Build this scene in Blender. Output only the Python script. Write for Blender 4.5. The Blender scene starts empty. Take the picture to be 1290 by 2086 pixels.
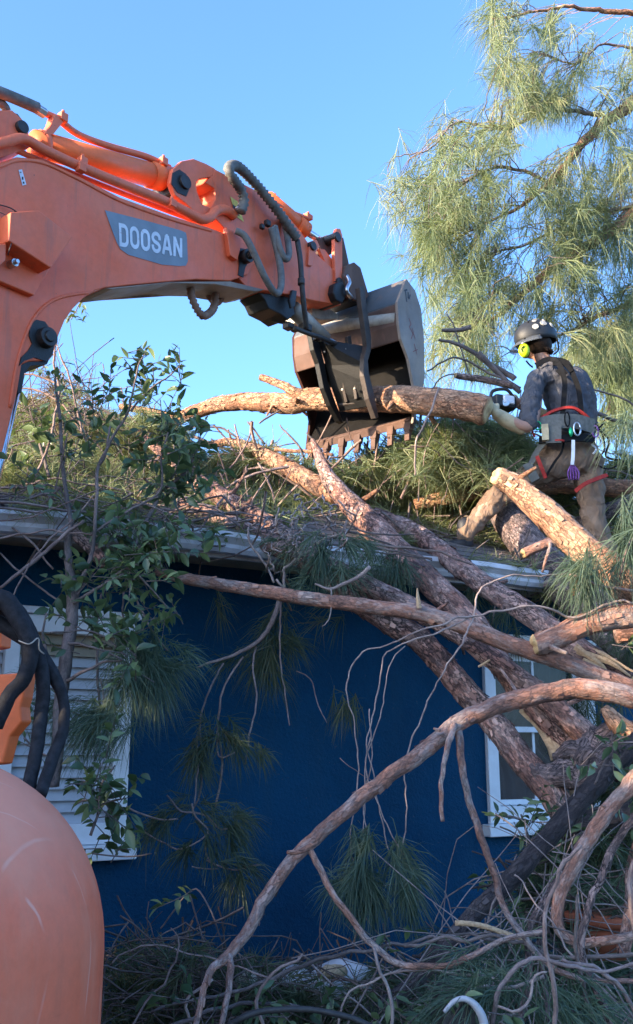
import bpy, bmesh, math, random
import numpy as np
from mathutils import Vector, Matrix, Quaternion

random.seed(7)
rng = np.random.default_rng(7)
scene = bpy.context.scene
COL = scene.collection
R = math.radians

# ------------------------------------------------------------------ camera, sky, sun, exposure
F = 2000.0
PITCH = R(14.0)
EYE = Vector((0, 0, 1.7))
cam_d = bpy.data.cameras.new('camera')
cam_d.sensor_fit = 'VERTICAL'
cam_d.sensor_height = 36
cam_d.lens = F / 2086 * 36
cam_d.clip_end = 2000
cam = bpy.data.objects.new('camera', cam_d)
cam.location = EYE
cam.rotation_euler = (R(90) + PITCH, 0, 0)
COL.objects.link(cam)
scene.camera = cam

SUN_H = Vector((-0.87, -0.49))          # horizontal direction towards the sun
SUN_EL = R(13.5)
world = bpy.data.worlds.new('World')
scene.world = world
world.use_nodes = True
wn = world.node_tree
wn.nodes.clear()
wo = wn.nodes.new('ShaderNodeOutputWorld')
bg = wn.nodes.new('ShaderNodeBackground')
sky = wn.nodes.new('ShaderNodeTexSky')
sky.sky_type = 'NISHITA'
sky.sun_disc = False
sky.sun_elevation = SUN_EL
sky.sun_rotation = math.atan2(SUN_H.x, SUN_H.y)
sky.altitude = 0
sky.air_density = 0.85
sky.dust_density = 2.0
sky.ozone_density = 5.0
bg.inputs['Strength'].default_value = 0.15
wn.links.new(sky.outputs[0], bg.inputs['Color'])
wn.links.new(bg.outputs[0], wo.inputs[0])

sun_d = bpy.data.lights.new('sun', 'SUN')
sun_d.energy = 3.0
sun_d.angle = R(0.5)
sun_d.color = (1.0, 0.80, 0.56)
sun = bpy.data.objects.new('sun', sun_d)
sd = Vector((SUN_H.x, SUN_H.y, math.tan(SUN_EL) * SUN_H.length)).normalized()
sun.rotation_euler = sd.to_track_quat('Z', 'Y').to_euler()
sun.location = (-20, -8, 20)
COL.objects.link(sun)

scene.view_settings.view_transform = 'Standard'
scene.view_settings.look = 'None'
scene.view_settings.exposure = 2.42
scene.view_settings.gamma = 1
scene.view_settings.use_curve_mapping = False
scene.cycles.max_bounces = 6
scene.cycles.transparent_max_bounces = 8

# ------------------------------------------------------------------ measuring helpers
CP, SP = math.cos(PITCH), math.sin(PITCH)
def ray(u, v):
    dx = (u - 645) / F; dy = (1043 - v) / F
    return Vector((dx, CP - dy * SP, SP + dy * CP))
def P(u, v, Y):
    d = ray(u, v)
    return EYE + d * (Y / d.y)

HD = Vector((0.871, 0.491, 0)).normalized()      # along the house wall
HN = Vector((HD.y, -HD.x, 0))                    # out of the wall
HP = Vector((-0.97, 5.2, 0))
def H(s, n, z): return HP + HD * s + HN * n + Vector((0, 0, z))
EAVE_N, EAVE_Z, RT = 0.45, 2.83, math.tan(R(24))
RUN = 3.1
def roof_z(p):
    t = EAVE_N - (p - HP).dot(HN)
    if t > RUN: return EAVE_Z + RUN * RT - (t - RUN) * RT
    return EAVE_Z + t * RT
def roof_Y(u, v, default=7.4):
    d = ray(u, v)
    nrm = Vector((HN.x * RT, HN.y * RT, 1))      # z + RT*(n) = const
    c = EAVE_Z + RT * (EAVE_N + HP.dot(HN))
    den = d.dot(nrm)
    k = (c - EYE.dot(nrm)) / den if abs(den) > 1e-6 else -1
    if k <= 0: return default
    p = EYE + d * k
    t = EAVE_N - (p - HP).dot(HN)
    if t < 0 or t > RUN: return default
    return p.y

ED = Vector((0.626, 0.780, 0)).normalized()      # along the excavator boom
EN = Vector((ED.y, -ED.x, 0))
EA = Vector((-1.497, 4.2, 0))
def E(u, v, w=0.0):
    d = ray(u, v)
    k = ((EA + EN * w) - EYE).dot(EN) / d.dot(EN)
    return EYE + d * k

def wob(p, s, seed=0.0):
    x, y, z = p[..., 0] * s, p[..., 1] * s, p[..., 2] * s
    a = np.sin(x * 1.7 + y * 1.1 + seed) * np.sin(y * 1.9 - z * 1.3 + seed * 2.1)
    b = np.sin(z * 3.1 + x * 2.3 + seed * 1.3) * np.sin(x * 3.7 - y * 2.9 + seed)
    c = np.sin(x * 6.1 + z * 5.3 + seed * .7) * np.sin(y * 6.7 + z * 4.9)
    return a * .5 + b * .3 + c * .2

# ------------------------------------------------------------------ materials
MATS = {}
def mat(name):
    m = bpy.data.materials.new(name); m.use_nodes = True
    MATS[name] = m
    nt = m.node_tree
    return m, nt, nt.nodes['Principled BSDF']
def N(nt, t, **k):
    n = nt.nodes.new(t)
    for a, b in k.items():
        if a in n.inputs.keys() if hasattr(n.inputs, 'keys') else False: n.inputs[a].default_value = b
        else: setattr(n, a, b)
    return n
def ramp(nt, fac, stops):
    r = nt.nodes.new('ShaderNodeValToRGB')
    el = r.color_ramp.elements
    while len(el) < len(stops): el.new(0.5)
    for e, (p, c) in zip(el, stops):
        e.position = p; e.color = (*c, 1) if len(c) == 3 else c
    nt.links.new(fac, r.inputs[0])
    return r.outputs[0]
def noise(nt, vec, scale, detail=4, rough=.55, dist=0):
    n = nt.nodes.new('ShaderNodeTexNoise')
    n.inputs['Scale'].default_value = scale; n.inputs['Detail'].default_value = detail
    n.inputs['Roughness'].default_value = rough; n.inputs['Distortion'].default_value = dist
    if vec is not None: nt.links.new(vec, n.inputs['Vector'])
    return n.outputs['Fac']
def mapv(nt, vec, scale=(1, 1, 1), rot=(0, 0, 0)):
    n = nt.nodes.new('ShaderNodeMapping')
    n.inputs['Scale'].default_value = scale; n.inputs['Rotation'].default_value = rot
    nt.links.new(vec, n.inputs['Vector'])
    return n.outputs[0]
def mixc(nt, fac, a, b, mode='MIX'):
    n = nt.nodes.new('ShaderNodeMix'); n.data_type = 'RGBA'; n.blend_type = mode
    for sock, val in ((n.inputs[0], fac), (n.inputs[6], a), (n.inputs[7], b)):
        if hasattr(val, 'links') or isinstance(val, bpy.types.NodeSocket): nt.links.new(val, sock)
        else: sock.default_value = (*val, 1) if isinstance(val, tuple) else val
    return n.outputs[2]
def math_n(nt, op, a, b=0.0):
    n = nt.nodes.new('ShaderNodeMath'); n.operation = op
    for sock, val in ((n.inputs[0], a), (n.inputs[1], b)):
        if isinstance(val, bpy.types.NodeSocket): nt.links.new(val, sock)
        else: sock.default_value = val
    return n.outputs[0]
def bump(nt, bs, h, strength=.5, dist=.01):
    b = nt.nodes.new('ShaderNodeBump')
    b.inputs['Strength'].default_value = strength; b.inputs['Distance'].default_value = dist
    nt.links.new(h, b.inputs['Height']); nt.links.new(b.outputs[0], bs.inputs['Normal'])
def geo(nt): return nt.nodes.new('ShaderNodeTexCoord').outputs['Object']
def pos(nt): return nt.nodes.new('ShaderNodeNewGeometry').outputs['Position']

def simple(name, col, rough=.6, metal=0, var=.25, scale=12, bmp=.15):
    m, nt, bs = mat(name)
    if rough >= .7: bs.inputs['Specular IOR Level'].default_value = .15
    g = pos(nt)
    f = noise(nt, g, scale, 5, .6)
    lo = tuple(c * (1 - var) for c in col); hi = tuple(min(1, c * (1 + var)) for c in col)
    nt.links.new(ramp(nt, f, [(.3, lo), (.7, hi)]), bs.inputs['Base Color'])
    bs.inputs['Roughness'].default_value = rough; bs.inputs['Metallic'].default_value = metal
    if bmp: bump(nt, bs, noise(nt, g, scale * 5, 4, .6), bmp, .004)
    return m

def make_bark(name, base, dark, light, scale=1.0, relief=1.0, cracks=.75):
    m, nt, bs = mat(name)
    at = nt.nodes.new('ShaderNodeAttribute'); at.attribute_name = 'bark'
    v = at.outputs['Vector']
    wv = nt.nodes.new('ShaderNodeTexNoise'); wv.inputs['Scale'].default_value = 24 * scale; wv.inputs['Detail'].default_value = 5; wv.inputs['Roughness'].default_value = .65
    nt.links.new(v, wv.inputs['Vector'])
    add = nt.nodes.new('ShaderNodeVectorMath'); add.operation = 'MULTIPLY_ADD'
    nt.links.new(wv.outputs['Color'], add.inputs[0]); add.inputs[1].default_value = (.045, .045, .06); nt.links.new(v, add.inputs[2])
    vo = nt.nodes.new('ShaderNodeTexVoronoi'); vo.feature = 'DISTANCE_TO_EDGE'; vo.inputs['Scale'].default_value = 70 * scale
    nt.links.new(add.outputs[0], vo.inputs['Vector'])
    vc = nt.nodes.new('ShaderNodeTexVoronoi'); vc.inputs['Scale'].default_value = 70 * scale
    nt.links.new(add.outputs[0], vc.inputs['Vector'])
    thin = ramp(nt, noise(nt, v, 11 * scale, 4, .6), [(.40, (0, 0, 0)), (.56, (1, 1, 1))])
    plate = ramp(nt, vo.outputs['Distance'], [(0, (0, 0, 0)), (.13, (1, 1, 1))])
    gap = math_n(nt, 'MULTIPLY', math_n(nt, 'SUBTRACT', 1.0, plate), math_n(nt, 'MULTIPLY_ADD' if False else 'MULTIPLY', math_n(nt, 'ADD', thin, .08), cracks))
    hue = ramp(nt, noise(nt, v, 9 * scale, 8, .72), [(.33, dark), (.46, base), (.56, light), (.70, base), (.8, dark)])
    sep = nt.nodes.new('ShaderNodeSeparateColor'); nt.links.new(vc.outputs['Color'], sep.inputs[0])
    plc = ramp(nt, sep.outputs[0], [(0, (.50, .50, .54)), (.5, (1, 1, 1)), (1, (1.55, 1.42, 1.35))])
    c1 = mixc(nt, min(1, cracks), hue, plc, 'MULTIPLY')
    spk = ramp(nt, noise(nt, v, 150 * scale, 3, .6), [(.3, (.62, .62, .66)), (.6, (1.1, 1.08, 1.05))])
    c1 = mixc(nt, .9, c1, spk, 'MULTIPLY')
    crack = mixc(nt, gap, c1, tuple(c * .35 for c in dark))
    oi = nt.nodes.new('ShaderNodeObjectInfo')
    rnd = ramp(nt, oi.outputs['Random'], [(0, (.82, .84, .88)), (1, (1.12, 1.05, 1.0))])
    nt.links.new(mixc(nt, 1.0, crack, rnd, 'MULTIPLY'), bs.inputs['Base Color'])
    bs.inputs['Roughness'].default_value = .92
    h = math_n(nt, 'ADD', math_n(nt, 'MULTIPLY', plate, .5 * cracks), math_n(nt, 'MULTIPLY', noise(nt, v, 70 * scale, 6, .75), 1.2))
    bump(nt, bs, h, 1.0, .009 * relief)
    return m

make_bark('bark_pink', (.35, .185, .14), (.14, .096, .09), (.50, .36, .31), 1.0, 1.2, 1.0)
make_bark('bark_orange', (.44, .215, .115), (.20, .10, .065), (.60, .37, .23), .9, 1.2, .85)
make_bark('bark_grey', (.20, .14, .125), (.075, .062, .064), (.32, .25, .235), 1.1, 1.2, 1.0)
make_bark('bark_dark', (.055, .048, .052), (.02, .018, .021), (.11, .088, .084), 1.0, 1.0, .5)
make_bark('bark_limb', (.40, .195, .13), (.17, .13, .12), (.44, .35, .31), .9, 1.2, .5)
make_bark('twig', (.115, .095, .088), (.07, .056, .055), (.21, .165, .15), 1.2, .3, .1)
make_bark('twig_dark', (.075, .055, .05), (.035, .027, .027), (.14, .11, .10), 1.2, .3, .1)
make_bark('twig_pale', (.27, .21, .19), (.16, .125, .12), (.38, .31, .28), 1.2, .3, .1)
make_bark('twig_root', (.22, .155, .135), (.13, .095, .09), (.33, .25, .225), 1.2, .3, .1)

def wood():
    m, nt, bs = mat('raw_wood')
    g = geo(nt)
    f = noise(nt, mapv(nt, pos(nt), (30, 8, 30)), 3, 6, .7)
    nt.links.new(ramp(nt, f, [(.25, (.26, .15, .085)), (.5, (.50, .33, .19)), (.8, (.68, .50, .31))]), bs.inputs['Base Color'])
    bs.inputs['Roughness'].default_value = .8
    bump(nt, bs, f, .6, .008)
wood()
def cut_wood():
    m, nt, bs = mat('cut_wood')
    g = geo(nt)
    at = nt.nodes.new('ShaderNodeAttribute'); at.attribute_name = 'bark'
    ln = nt.nodes.new('ShaderNodeVectorMath'); ln.operation = 'LENGTH'; nt.links.new(at.outputs['Vector'], ln.inputs[0])
    r_ = math_n(nt, 'ADD', ln.outputs['Value'], math_n(nt, 'MULTIPLY', noise(nt, pos(nt), 12, 3), .012))
    rings = math_n(nt, 'SINE', math_n(nt, 'MULTIPLY', r_, 900.0))
    base = ramp(nt, r_, [(.0, (.40, .24, .12)), (.03, (.62, .42, .20)), (.075, (.78, .58, .30)), (.10, (.45, .24, .12))])
    c = mixc(nt, .35, base, ramp(nt, rings, [(.0, (.55, .5, .45)), (1, (1.1, 1.1, 1.1))]), 'MULTIPLY')
    saw_ = ramp(nt, noise(nt, mapv(nt, pos(nt), (60, 4, 60)), 1.5, 4, .6), [(.35, (.72, .7, .66)), (.6, (1.05, 1.05, 1.05))])
    nt.links.new(mixc(nt, .8, c, saw_, 'MULTIPLY'), bs.inputs['Base Color'])
    bs.inputs['Roughness'].default_value = .85
    bump(nt, bs, saw_, .5, .004)
cut_wood()

def paint(name, base, faded, dust=.35, rough=.42, scratch=False):
    m, nt, bs = mat(name)
    g = pos(nt)
    big = noise(nt, g, 1.6, 5, .6)
    c = mixc(nt, ramp(nt, big, [(.35, (0, 0, 0)), (.7, (1, 1, 1))]), base, faded)
    fine = ramp(nt, noise(nt, g, 28, 6, .7), [(.3, (.84, .84, .84)), (.62, (1.04, 1.04, 1.04))])
    c = mixc(nt, .6, c, fine, 'MULTIPLY')
    # grime runs and chips
    run = noise(nt, mapv(nt, g, (18, 18, 1.3)), 1.0, 4, .6)
    c = mixc(nt, ramp(nt, run, [(.56, (0, 0, 0)), (.78, (dust, dust, dust))]), c, (.20, .10, .07))
    chip = ramp(nt, noise(nt, g, 46, 3, .5), [(.735, (0, 0, 0)), (.75, (1, 1, 1))])
    patch = ramp(nt, noise(nt, g, 3.5, 2, .5), [(.5, (0, 0, 0)), (.6, (1, 1, 1))])
    c = mixc(nt, math_n(nt, 'MULTIPLY', chip, patch), c, (.035, .022, .018))
    rr = noise(nt, g, 5, 5, .6)
    if scratch:
        msk = ramp(nt, noise(nt, g, 4, 3, .5), [(.45, (0, 0, 0)), (.58, (1, 1, 1))])
        def lines(rot, sc2, dist, th):
            wv = nt.nodes.new('ShaderNodeTexWave'); wv.wave_type = 'BANDS'; wv.bands_direction = 'X'
            wv.inputs['Scale'].default_value = sc2; wv.inputs['Distortion'].default_value = dist
            wv.inputs['Detail'].default_value = 1; wv.inputs['Detail Scale'].default_value = .6
            nt.links.new(mapv(nt, g, (1, 1, 1), rot), wv.inputs['Vector'])
            mk = ramp(nt, noise(nt, mapv(nt, g, (5, 5, 2.2), rot), 1.3, 2, .5), [(.50, (0, 0, 0)), (.56, (1, 1, 1))])
            return math_n(nt, 'MULTIPLY', ramp(nt, wv.outputs['Fac'], [(th, (0, 0, 0)), (1, (1, 1, 1))]), mk)
        s1 = lines((.0, .12, .35), 1.9, 1.2, .9985)
        s2 = lines((.2, .75, .2), 1.1, .8, .9992)
        s1 = math_n(nt, 'MAXIMUM', s1, lines((.1, .02, .9), 3.1, 1.5, .998))
        sc_ = math_n(nt, 'MULTIPLY', math_n(nt, 'MAXIMUM', s1, s2), msk)
        c = mixc(nt, math_n(nt, 'MULTIPLY', sc_, .5), c, (.80, .50, .40))
        sm = ramp(nt, noise(nt, mapv(nt, g, (7, 7, 1.5), (.1, .2, 0)), 1.0, 6, .7), [(.5, (0, 0, 0)), (.8, (.55, .55, .55))])
        c = mixc(nt, sm, c, (.68, .25, .15))
        dk = ramp(nt, noise(nt, mapv(nt, g, (3, 3, 14)), 1.0, 4, .6), [(.62, (0, 0, 0)), (.78, (.6, .6, .6))])
        c = mixc(nt, dk, c, (.58, .10, .03))
        # dust lies on what faces upward
        ge = nt.nodes.new('ShaderNodeNewGeometry')
        sp = nt.nodes.new('ShaderNodeSeparateXYZ'); nt.links.new(ge.outputs['Normal'], sp.inputs[0])
        up = ramp(nt, math_n(nt, 'ADD', sp.outputs[2], math_n(nt, 'MULTIPLY', math_n(nt, 'SUBTRACT', rr, .5), .7)), [(.22, (0, 0, 0)), (.75, (.62, .62, .62))])
        c = mixc(nt, up, c, (.76, .32, .21))
    nt.links.new(c, bs.inputs['Base Color'])
    nt.links.new(ramp(nt, rr, [(.3, (rough,) * 3), (.7, (min(1, rough + .25),) * 3)]), bs.inputs['Roughness'])
    bump(nt, bs, noise(nt, g, 9, 3, .5), .08, .01)
    return m
paint('orange_paint', (.76, .118, .036), (.74, .165, .072), .5)
paint('orange_bright', (.80, .13, .022), (.78, .16, .04), .3, .36)
paint('orange_hood', (.76, .135, .052), (.76, .175, .085), .15, .5, True)
paint('bucket_steel', (.20, .155, .125), (.40, .29, .20), 1.0, .5)
paint('bucket_blue', (.045, .065, .08), (.13, .115, .10), .8, .5)
paint('bucket_rust', (.085, .045, .032), (.14, .075, .052), .7, .7)
simple('bucket_shade', (.006, .005, .0045), .8, 0, .5, 8, .3)  # grimy steel, taken near black for the shade inside the bucket
simple('bucket_shaded_rust', (.05, .021, .014), .8, 0, .4, 8, .3)  # rust with the shade on the far side plate put into its colour
simple('black_steel', (.022, .019, .018), .5, .2, .5, 20, .3)
simple('thumb_steel', (.008, .007, .0065), .5, .3, .6, 14, .3)
simple('thumb_edge', (.05, .036, .029), .6, .3, .4, 16, .3)
simple('grease', (.008, .0065, .006), .55, 0, .5, 25, .5)
simple('chrome', (.68, .70, .74), .16, 1, .06, 6, .02)
simple('beige_steel', (.36, .31, .25), .6, .1, .3, 14, .2)
simple('rubber', (.035, .033, .032), .6, 0, .35, 30, .2)
simple('hose_grey', (.15, .145, .135), .7, 0, .3, 25, .2)
simple('hose_brown', (.22, .125, .085), .75, 0, .25, 25, .2)
def scuff(name, col):
    m, nt, bs = mat(name); g = pos(nt)
    f = ramp(nt, noise(nt, mapv(nt, g, (6, 6, 30)), 1.5, 6, .75), [(.60, (0, 0, 0)), (.72, (.6, .6, .6))])
    c = mixc(nt, f, ramp(nt, noise(nt, g, 9, 5), [(.3, tuple(q * .82 for q in col)), (.7, tuple(q * 1.08 for q in col))]), (.30, .16, .12))
    nt.links.new(c, bs.inputs['Base Color']); bs.inputs['Roughness'].default_value = .6
scuff('decal_grey', (.19, .225, .26)); scuff('decal_white', (.60, .64, .70))
simple('decal_yellow', (.62, .46, .06), .5, 0, .25, 40, .05)
simple('red_mark', (.22, .04, .035), .6, 0, .2, 40, .02)
simple('white_paint', (.80, .80, .81), .5, 0, .08, 9, .1)
simple('gutter_paint', (.60, .58, .60), .55, 0, .22, 7, .1)
simple('board_white', (.50, .51, .54), .6, 0, .08, 6, .1)
simple('board_tan', (.36, .30, .22), .7, 0, .2, 9, .1)
simple('curtain', (.30, .28, .26), .8, 0, .12, 8, .1)
simple('shingle', (.145, .125, .115), .95, 0, .35, 60, .8)
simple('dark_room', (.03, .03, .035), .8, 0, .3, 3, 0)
simple('terracotta', (.28, .085, .045), .8, 0, .3, 12, .2)
simple('white_plastic', (.42, .41, .42), .45, 0, .08, 10, .03)
simple('black_sleeve', (.020, .020, .023), .7, 0, .45, 40, .5)
simple('skin', (.42, .22, .15), .55, 0, .12, 30, .1)
simple('glove', (.50, .40, .25), .8, 0, .2, 22, .3)
simple('hair', (.03, .018, .012), .7, 0, .3, 80, .5)
simple('helmet_black', (.018, .019, .021), .55, 0, .2, 12, .05)
simple('sticker', (.32, .31, .28), .5, 0, .5, 60, .02)
simple('hi_vis', (.45, .60, .01), .45, 0, .08, 10, .02)
simple('strap_black', (.007, .007, .008), .75, 0, .3, 60, .3)
simple('strap_grey', (.13, .13, .12), .75, 0, .25, 40, .3)
simple('rope_red', (.36, .035, .03), .7, 0, .25, 80, .3)
simple('rope_purple', (.17, .05, .24), .6, 0, .25, 80, .3)
simple('green_metal', (.02, .38, .16), .3, .6, .1, 10, 0)
simple('steel', (.5, .5, .5), .3, 1, .15, 20, .05)
simple('boot', (.012, .013, .018), .6, 0, .3, 30, .2)

def cloth(name, a, b, sc=9, wr=.02):
    m, nt, bs = mat(name)
    g = pos(nt)
    f = noise(nt, g, sc, 5, .6)
    nt.links.new(ramp(nt, f, [(.3, a), (.7, b)]), bs.inputs['Base Color'])
    bs.inputs['Roughness'].default_value = .9; bs.inputs['Specular IOR Level'].default_value = .15
    fold = noise(nt, mapv(nt, g, (1, 1, .55), (0, .5, 0)), 13, 3, .5, 1.2)
    h = math_n(nt, 'ADD', math_n(nt, 'MULTIPLY', fold, 1.0), math_n(nt, 'MULTIPLY', noise(nt, g, 300, 2), .03))
    bump(nt, bs, h, .8, wr)
cloth('shirt_grey', (.065, .065, .075), (.105, .103, .115), 6, .05)
cloth('trouser_brown', (.16, .100, .068), (.27, .185, .13), 5, .045)

def wall_mat():
    m, nt, bs = mat('blue_stucco')
    g = pos(nt)
    f = noise(nt, g, 1.3, 6, .62)
    c = ramp(nt, f, [(.28, (.0006, .040, .092)), (.5, (.0008, .052, .116)), (.75, (.002, .064, .140))])
    sc = ramp(nt, noise(nt, g, 95, 3, .6), [(.25, (.82, .82, .84)), (.7, (1.06, 1.06, 1.06))])
    c = mixc(nt, .8, c, sc, 'MULTIPLY')
    st = ramp(nt, noise(nt, mapv(nt, g, (5, 5, .8)), 1.0, 5, .6), [(.52, (0, 0, 0)), (.8, (.55, .55, .55))])
    c = mixc(nt, st, c, (.012, .055, .095))
    scr = ramp(nt, noise(nt, mapv(nt, g, (2.5, 2.5, 9), (0, .5, 0)), 2.2, 5, .75), [(.66, (0, 0, 0)), (.74, (.5, .5, .5))])
    c = mixc(nt, scr, c, (.03, .085, .13))
    dt = ramp(nt, noise(nt, g, 60, 2, .5), [(.70, (0, 0, 0)), (.74, (.5, .5, .5))])
    c = mixc(nt, dt, c, (.08, .09, .11))
    nt.links.new(c, bs.inputs['Base Color'])
    bs.inputs['Roughness'].default_value = .8
    bs.inputs['Specular IOR Level'].default_value = .2
    bump(nt, bs, math_n(nt, 'ADD', noise(nt, g, 55, 4, .65), math_n(nt, 'MULTIPLY', noise(nt, g, 4, 3), 2.5)), .9, .010)
wall_mat()

def glass():
    m, nt, bs = mat('window_glass')
    bs.inputs['Base Color'].default_value = (.05, .055, .06, 1)
    bs.inputs['Roughness'].default_value = .03
    bs.inputs['Alpha'].default_value = .35
    bs.inputs['Specular IOR Level'].default_value = .6
glass()
def visor():
    m, nt, bs = mat('visor_clear')
    bs.inputs['Base Color'].default_value = (.12, .13, .14, 1)
    bs.inputs['Roughness'].default_value = .1
    bs.inputs['Alpha'].default_value = .55
visor()

def leafy(name, cols, rough=.55, trans=.35, spec=.3):
    m, nt, bs = mat(name)
    at = nt.nodes.new('ShaderNodeAttribute'); at.attribute_name = 'tint'
    oi = nt.nodes.new('ShaderNodeObjectInfo')
    s = math_n(nt, 'FRACT', math_n(nt, 'ADD', at.outputs['Fac'], oi.outputs['Random']))
    if name == 'leaf': fac = s
    else: fac = at.outputs['Fac']
    n = len(cols)
    c = ramp(nt, fac, [(i / (n - 1), k) for i, k in enumerate(cols)])
    nt.links.new(c, bs.inputs['Base Color'])
    bs.inputs['Roughness'].default_value = rough
    bs.inputs['Specular IOR Level'].default_value = spec
    tr = nt.nodes.new('ShaderNodeBsdfTranslucent')
    nt.links.new(mixc(nt, 1.0, c, (1.3, 1.25, .6), 'MULTIPLY'), tr.inputs['Color'])
    mx = nt.nodes.new('ShaderNodeMixShader'); mx.inputs[0].default_value = trans
    out = nt.nodes['Material Output']
    nt.links.new(bs.outputs[0], mx.inputs[1]); nt.links.new(tr.outputs[0], mx.inputs[2])
    nt.links.new(mx.outputs[0], out.inputs['Surface'])
leafy('needle_tree', [(.10, .135, .075), (.165, .21, .11), (.235, .27, .145), (.33, .32, .18)])  # paler mix; lit roof brush takes it too, its sunlight put into the colour
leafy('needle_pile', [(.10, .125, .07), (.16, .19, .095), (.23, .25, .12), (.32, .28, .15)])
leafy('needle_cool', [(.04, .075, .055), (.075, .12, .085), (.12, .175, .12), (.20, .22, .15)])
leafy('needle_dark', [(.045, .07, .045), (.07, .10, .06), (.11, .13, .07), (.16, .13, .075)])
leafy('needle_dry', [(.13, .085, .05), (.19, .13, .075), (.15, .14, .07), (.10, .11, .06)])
leafy('leaf', [(.045, .085, .045), (.07, .12, .06), (.11, .17, .08), (.18, .24, .11)], .38, .3, .5)
leafy('leaf_cover', [(.03, .06, .02), (.05, .09, .03), (.07, .12, .04)], .6, .2)

def ground_mat():
    m, nt, bs = mat('ground_soil')
    g = pos(nt)
    c = ramp(nt, noise(nt, g, 2.5, 8, .7), [(.3, (.045, .038, .03)), (.55, (.085, .07, .052)), (.75, (.07, .085, .04))])
    nt.links.new(c, bs.inputs['Base Color']); bs.inputs['Roughness'].default_value = .95
    bump(nt, bs, noise(nt, g, 18, 6, .7), .8, .03)
ground_mat()

# ------------------------------------------------------------------ object helpers
def mesh_from(name, verts, faces, m=None, smooth=True, attrs=None):
    me = bpy.data.meshes.new(name)
    me.from_pydata([tuple(v) for v in verts], [], faces)
    if attrs:
        for an, (typ, data) in attrs.items():
            a = me.attributes.new(an, typ, 'POINT')
            a.data.foreach_set('vector' if typ == 'FLOAT_VECTOR' else 'value', np.asarray(data, dtype=np.float32).ravel())
    if smooth: me.polygons.foreach_set('use_smooth', [True] * len(me.polygons))
    if m: me.materials.append(MATS[m])
    me.update()
    return me
def link(name, me, parent=None, origin=None):
    """me is in world coordinates; the object gets its own origin"""
    if origin is None:
        if parent is not None and parent.type == 'EMPTY' or parent is not None: origin = None
    o = bpy.data.objects.new(name, me)
    COL.objects.link(o)
    if parent is not None:
        base = Vector((0, 0, 0)); q_ = parent
        while q_ is not None: base = base + q_.location; q_ = q_.parent
        me.transform(Matrix.Translation(-base))
        o.parent = parent
    elif origin is not None:
        me.transform(Matrix.Translation(-Vector(origin)))
        o.location = origin
    return o
def tag(o, label=None, cat=None, group=None, kind=None):
    if label: o['label'] = label
    if cat: o['category'] = cat
    if group: o['group'] = group
    if kind: o['kind'] = kind
    return o
def thing(name, label, cat, loc, group=None):
    o = bpy.data.objects.new(name, None)
    o.empty_display_size = .1
    COL.objects.link(o); o.location = loc
    return tag(o, label, cat, group)

class MB:
    """collects pieces that belong to ONE part"""
    def __init__(s): s.v = []; s.f = []; s.bark = []; s.tint = []
    def add(s, v, f, bark=None, tint=None):
        o = len(s.v)
        s.v.extend([tuple(p) for p in v]); s.f.extend([[i + o for i in q] for q in f])
        n = len(v)
        s.bark.extend(bark if bark is not None else [(0, 0, 0)] * n)
        s.tint.extend(tint if tint is not None else [.5] * n)
    def build(s, name, m, parent=None, origin=None, smooth=True):
        me = mesh_from(name, s.v, s.f, m, smooth, {'bark': ('FLOAT_VECTOR', s.bark), 'tint': ('FLOAT', s.tint)})
        return link(name, me, parent, origin)

def smooth_path(pts, sub):
    """pts: list of (Vector, radius); Catmull-Rom"""
    n = len(pts)
    if n == 2: ctrl = [pts[0]] + pts + [pts[1]]
    else: ctrl = [pts[0]] + list(pts) + [pts[-1]]
    out = []
    for i in range(1, n):
        p0, p1, p2, p3 = ctrl[i - 1], ctrl[i], ctrl[i + 1], ctrl[i + 2]
        seg = max(1, int(math.ceil((p2[0] - p1[0]).length / sub)))
        for k in range(seg):
            t = k / seg
            q = 0.5 * ((2 * p1[0]) + (p2[0] - p0[0]) * t + (2 * p0[0] - 5 * p1[0] + 4 * p2[0] - p3[0]) * t * t + (3 * p1[0] - p0[0] - 3 * p2[0] + p3[0]) * t ** 3)
            out.append((q, p1[1] + (p2[1] - p1[1]) * t))
    out.append((pts[-1][0].copy(), pts[-1][1]))
    return out

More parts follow.
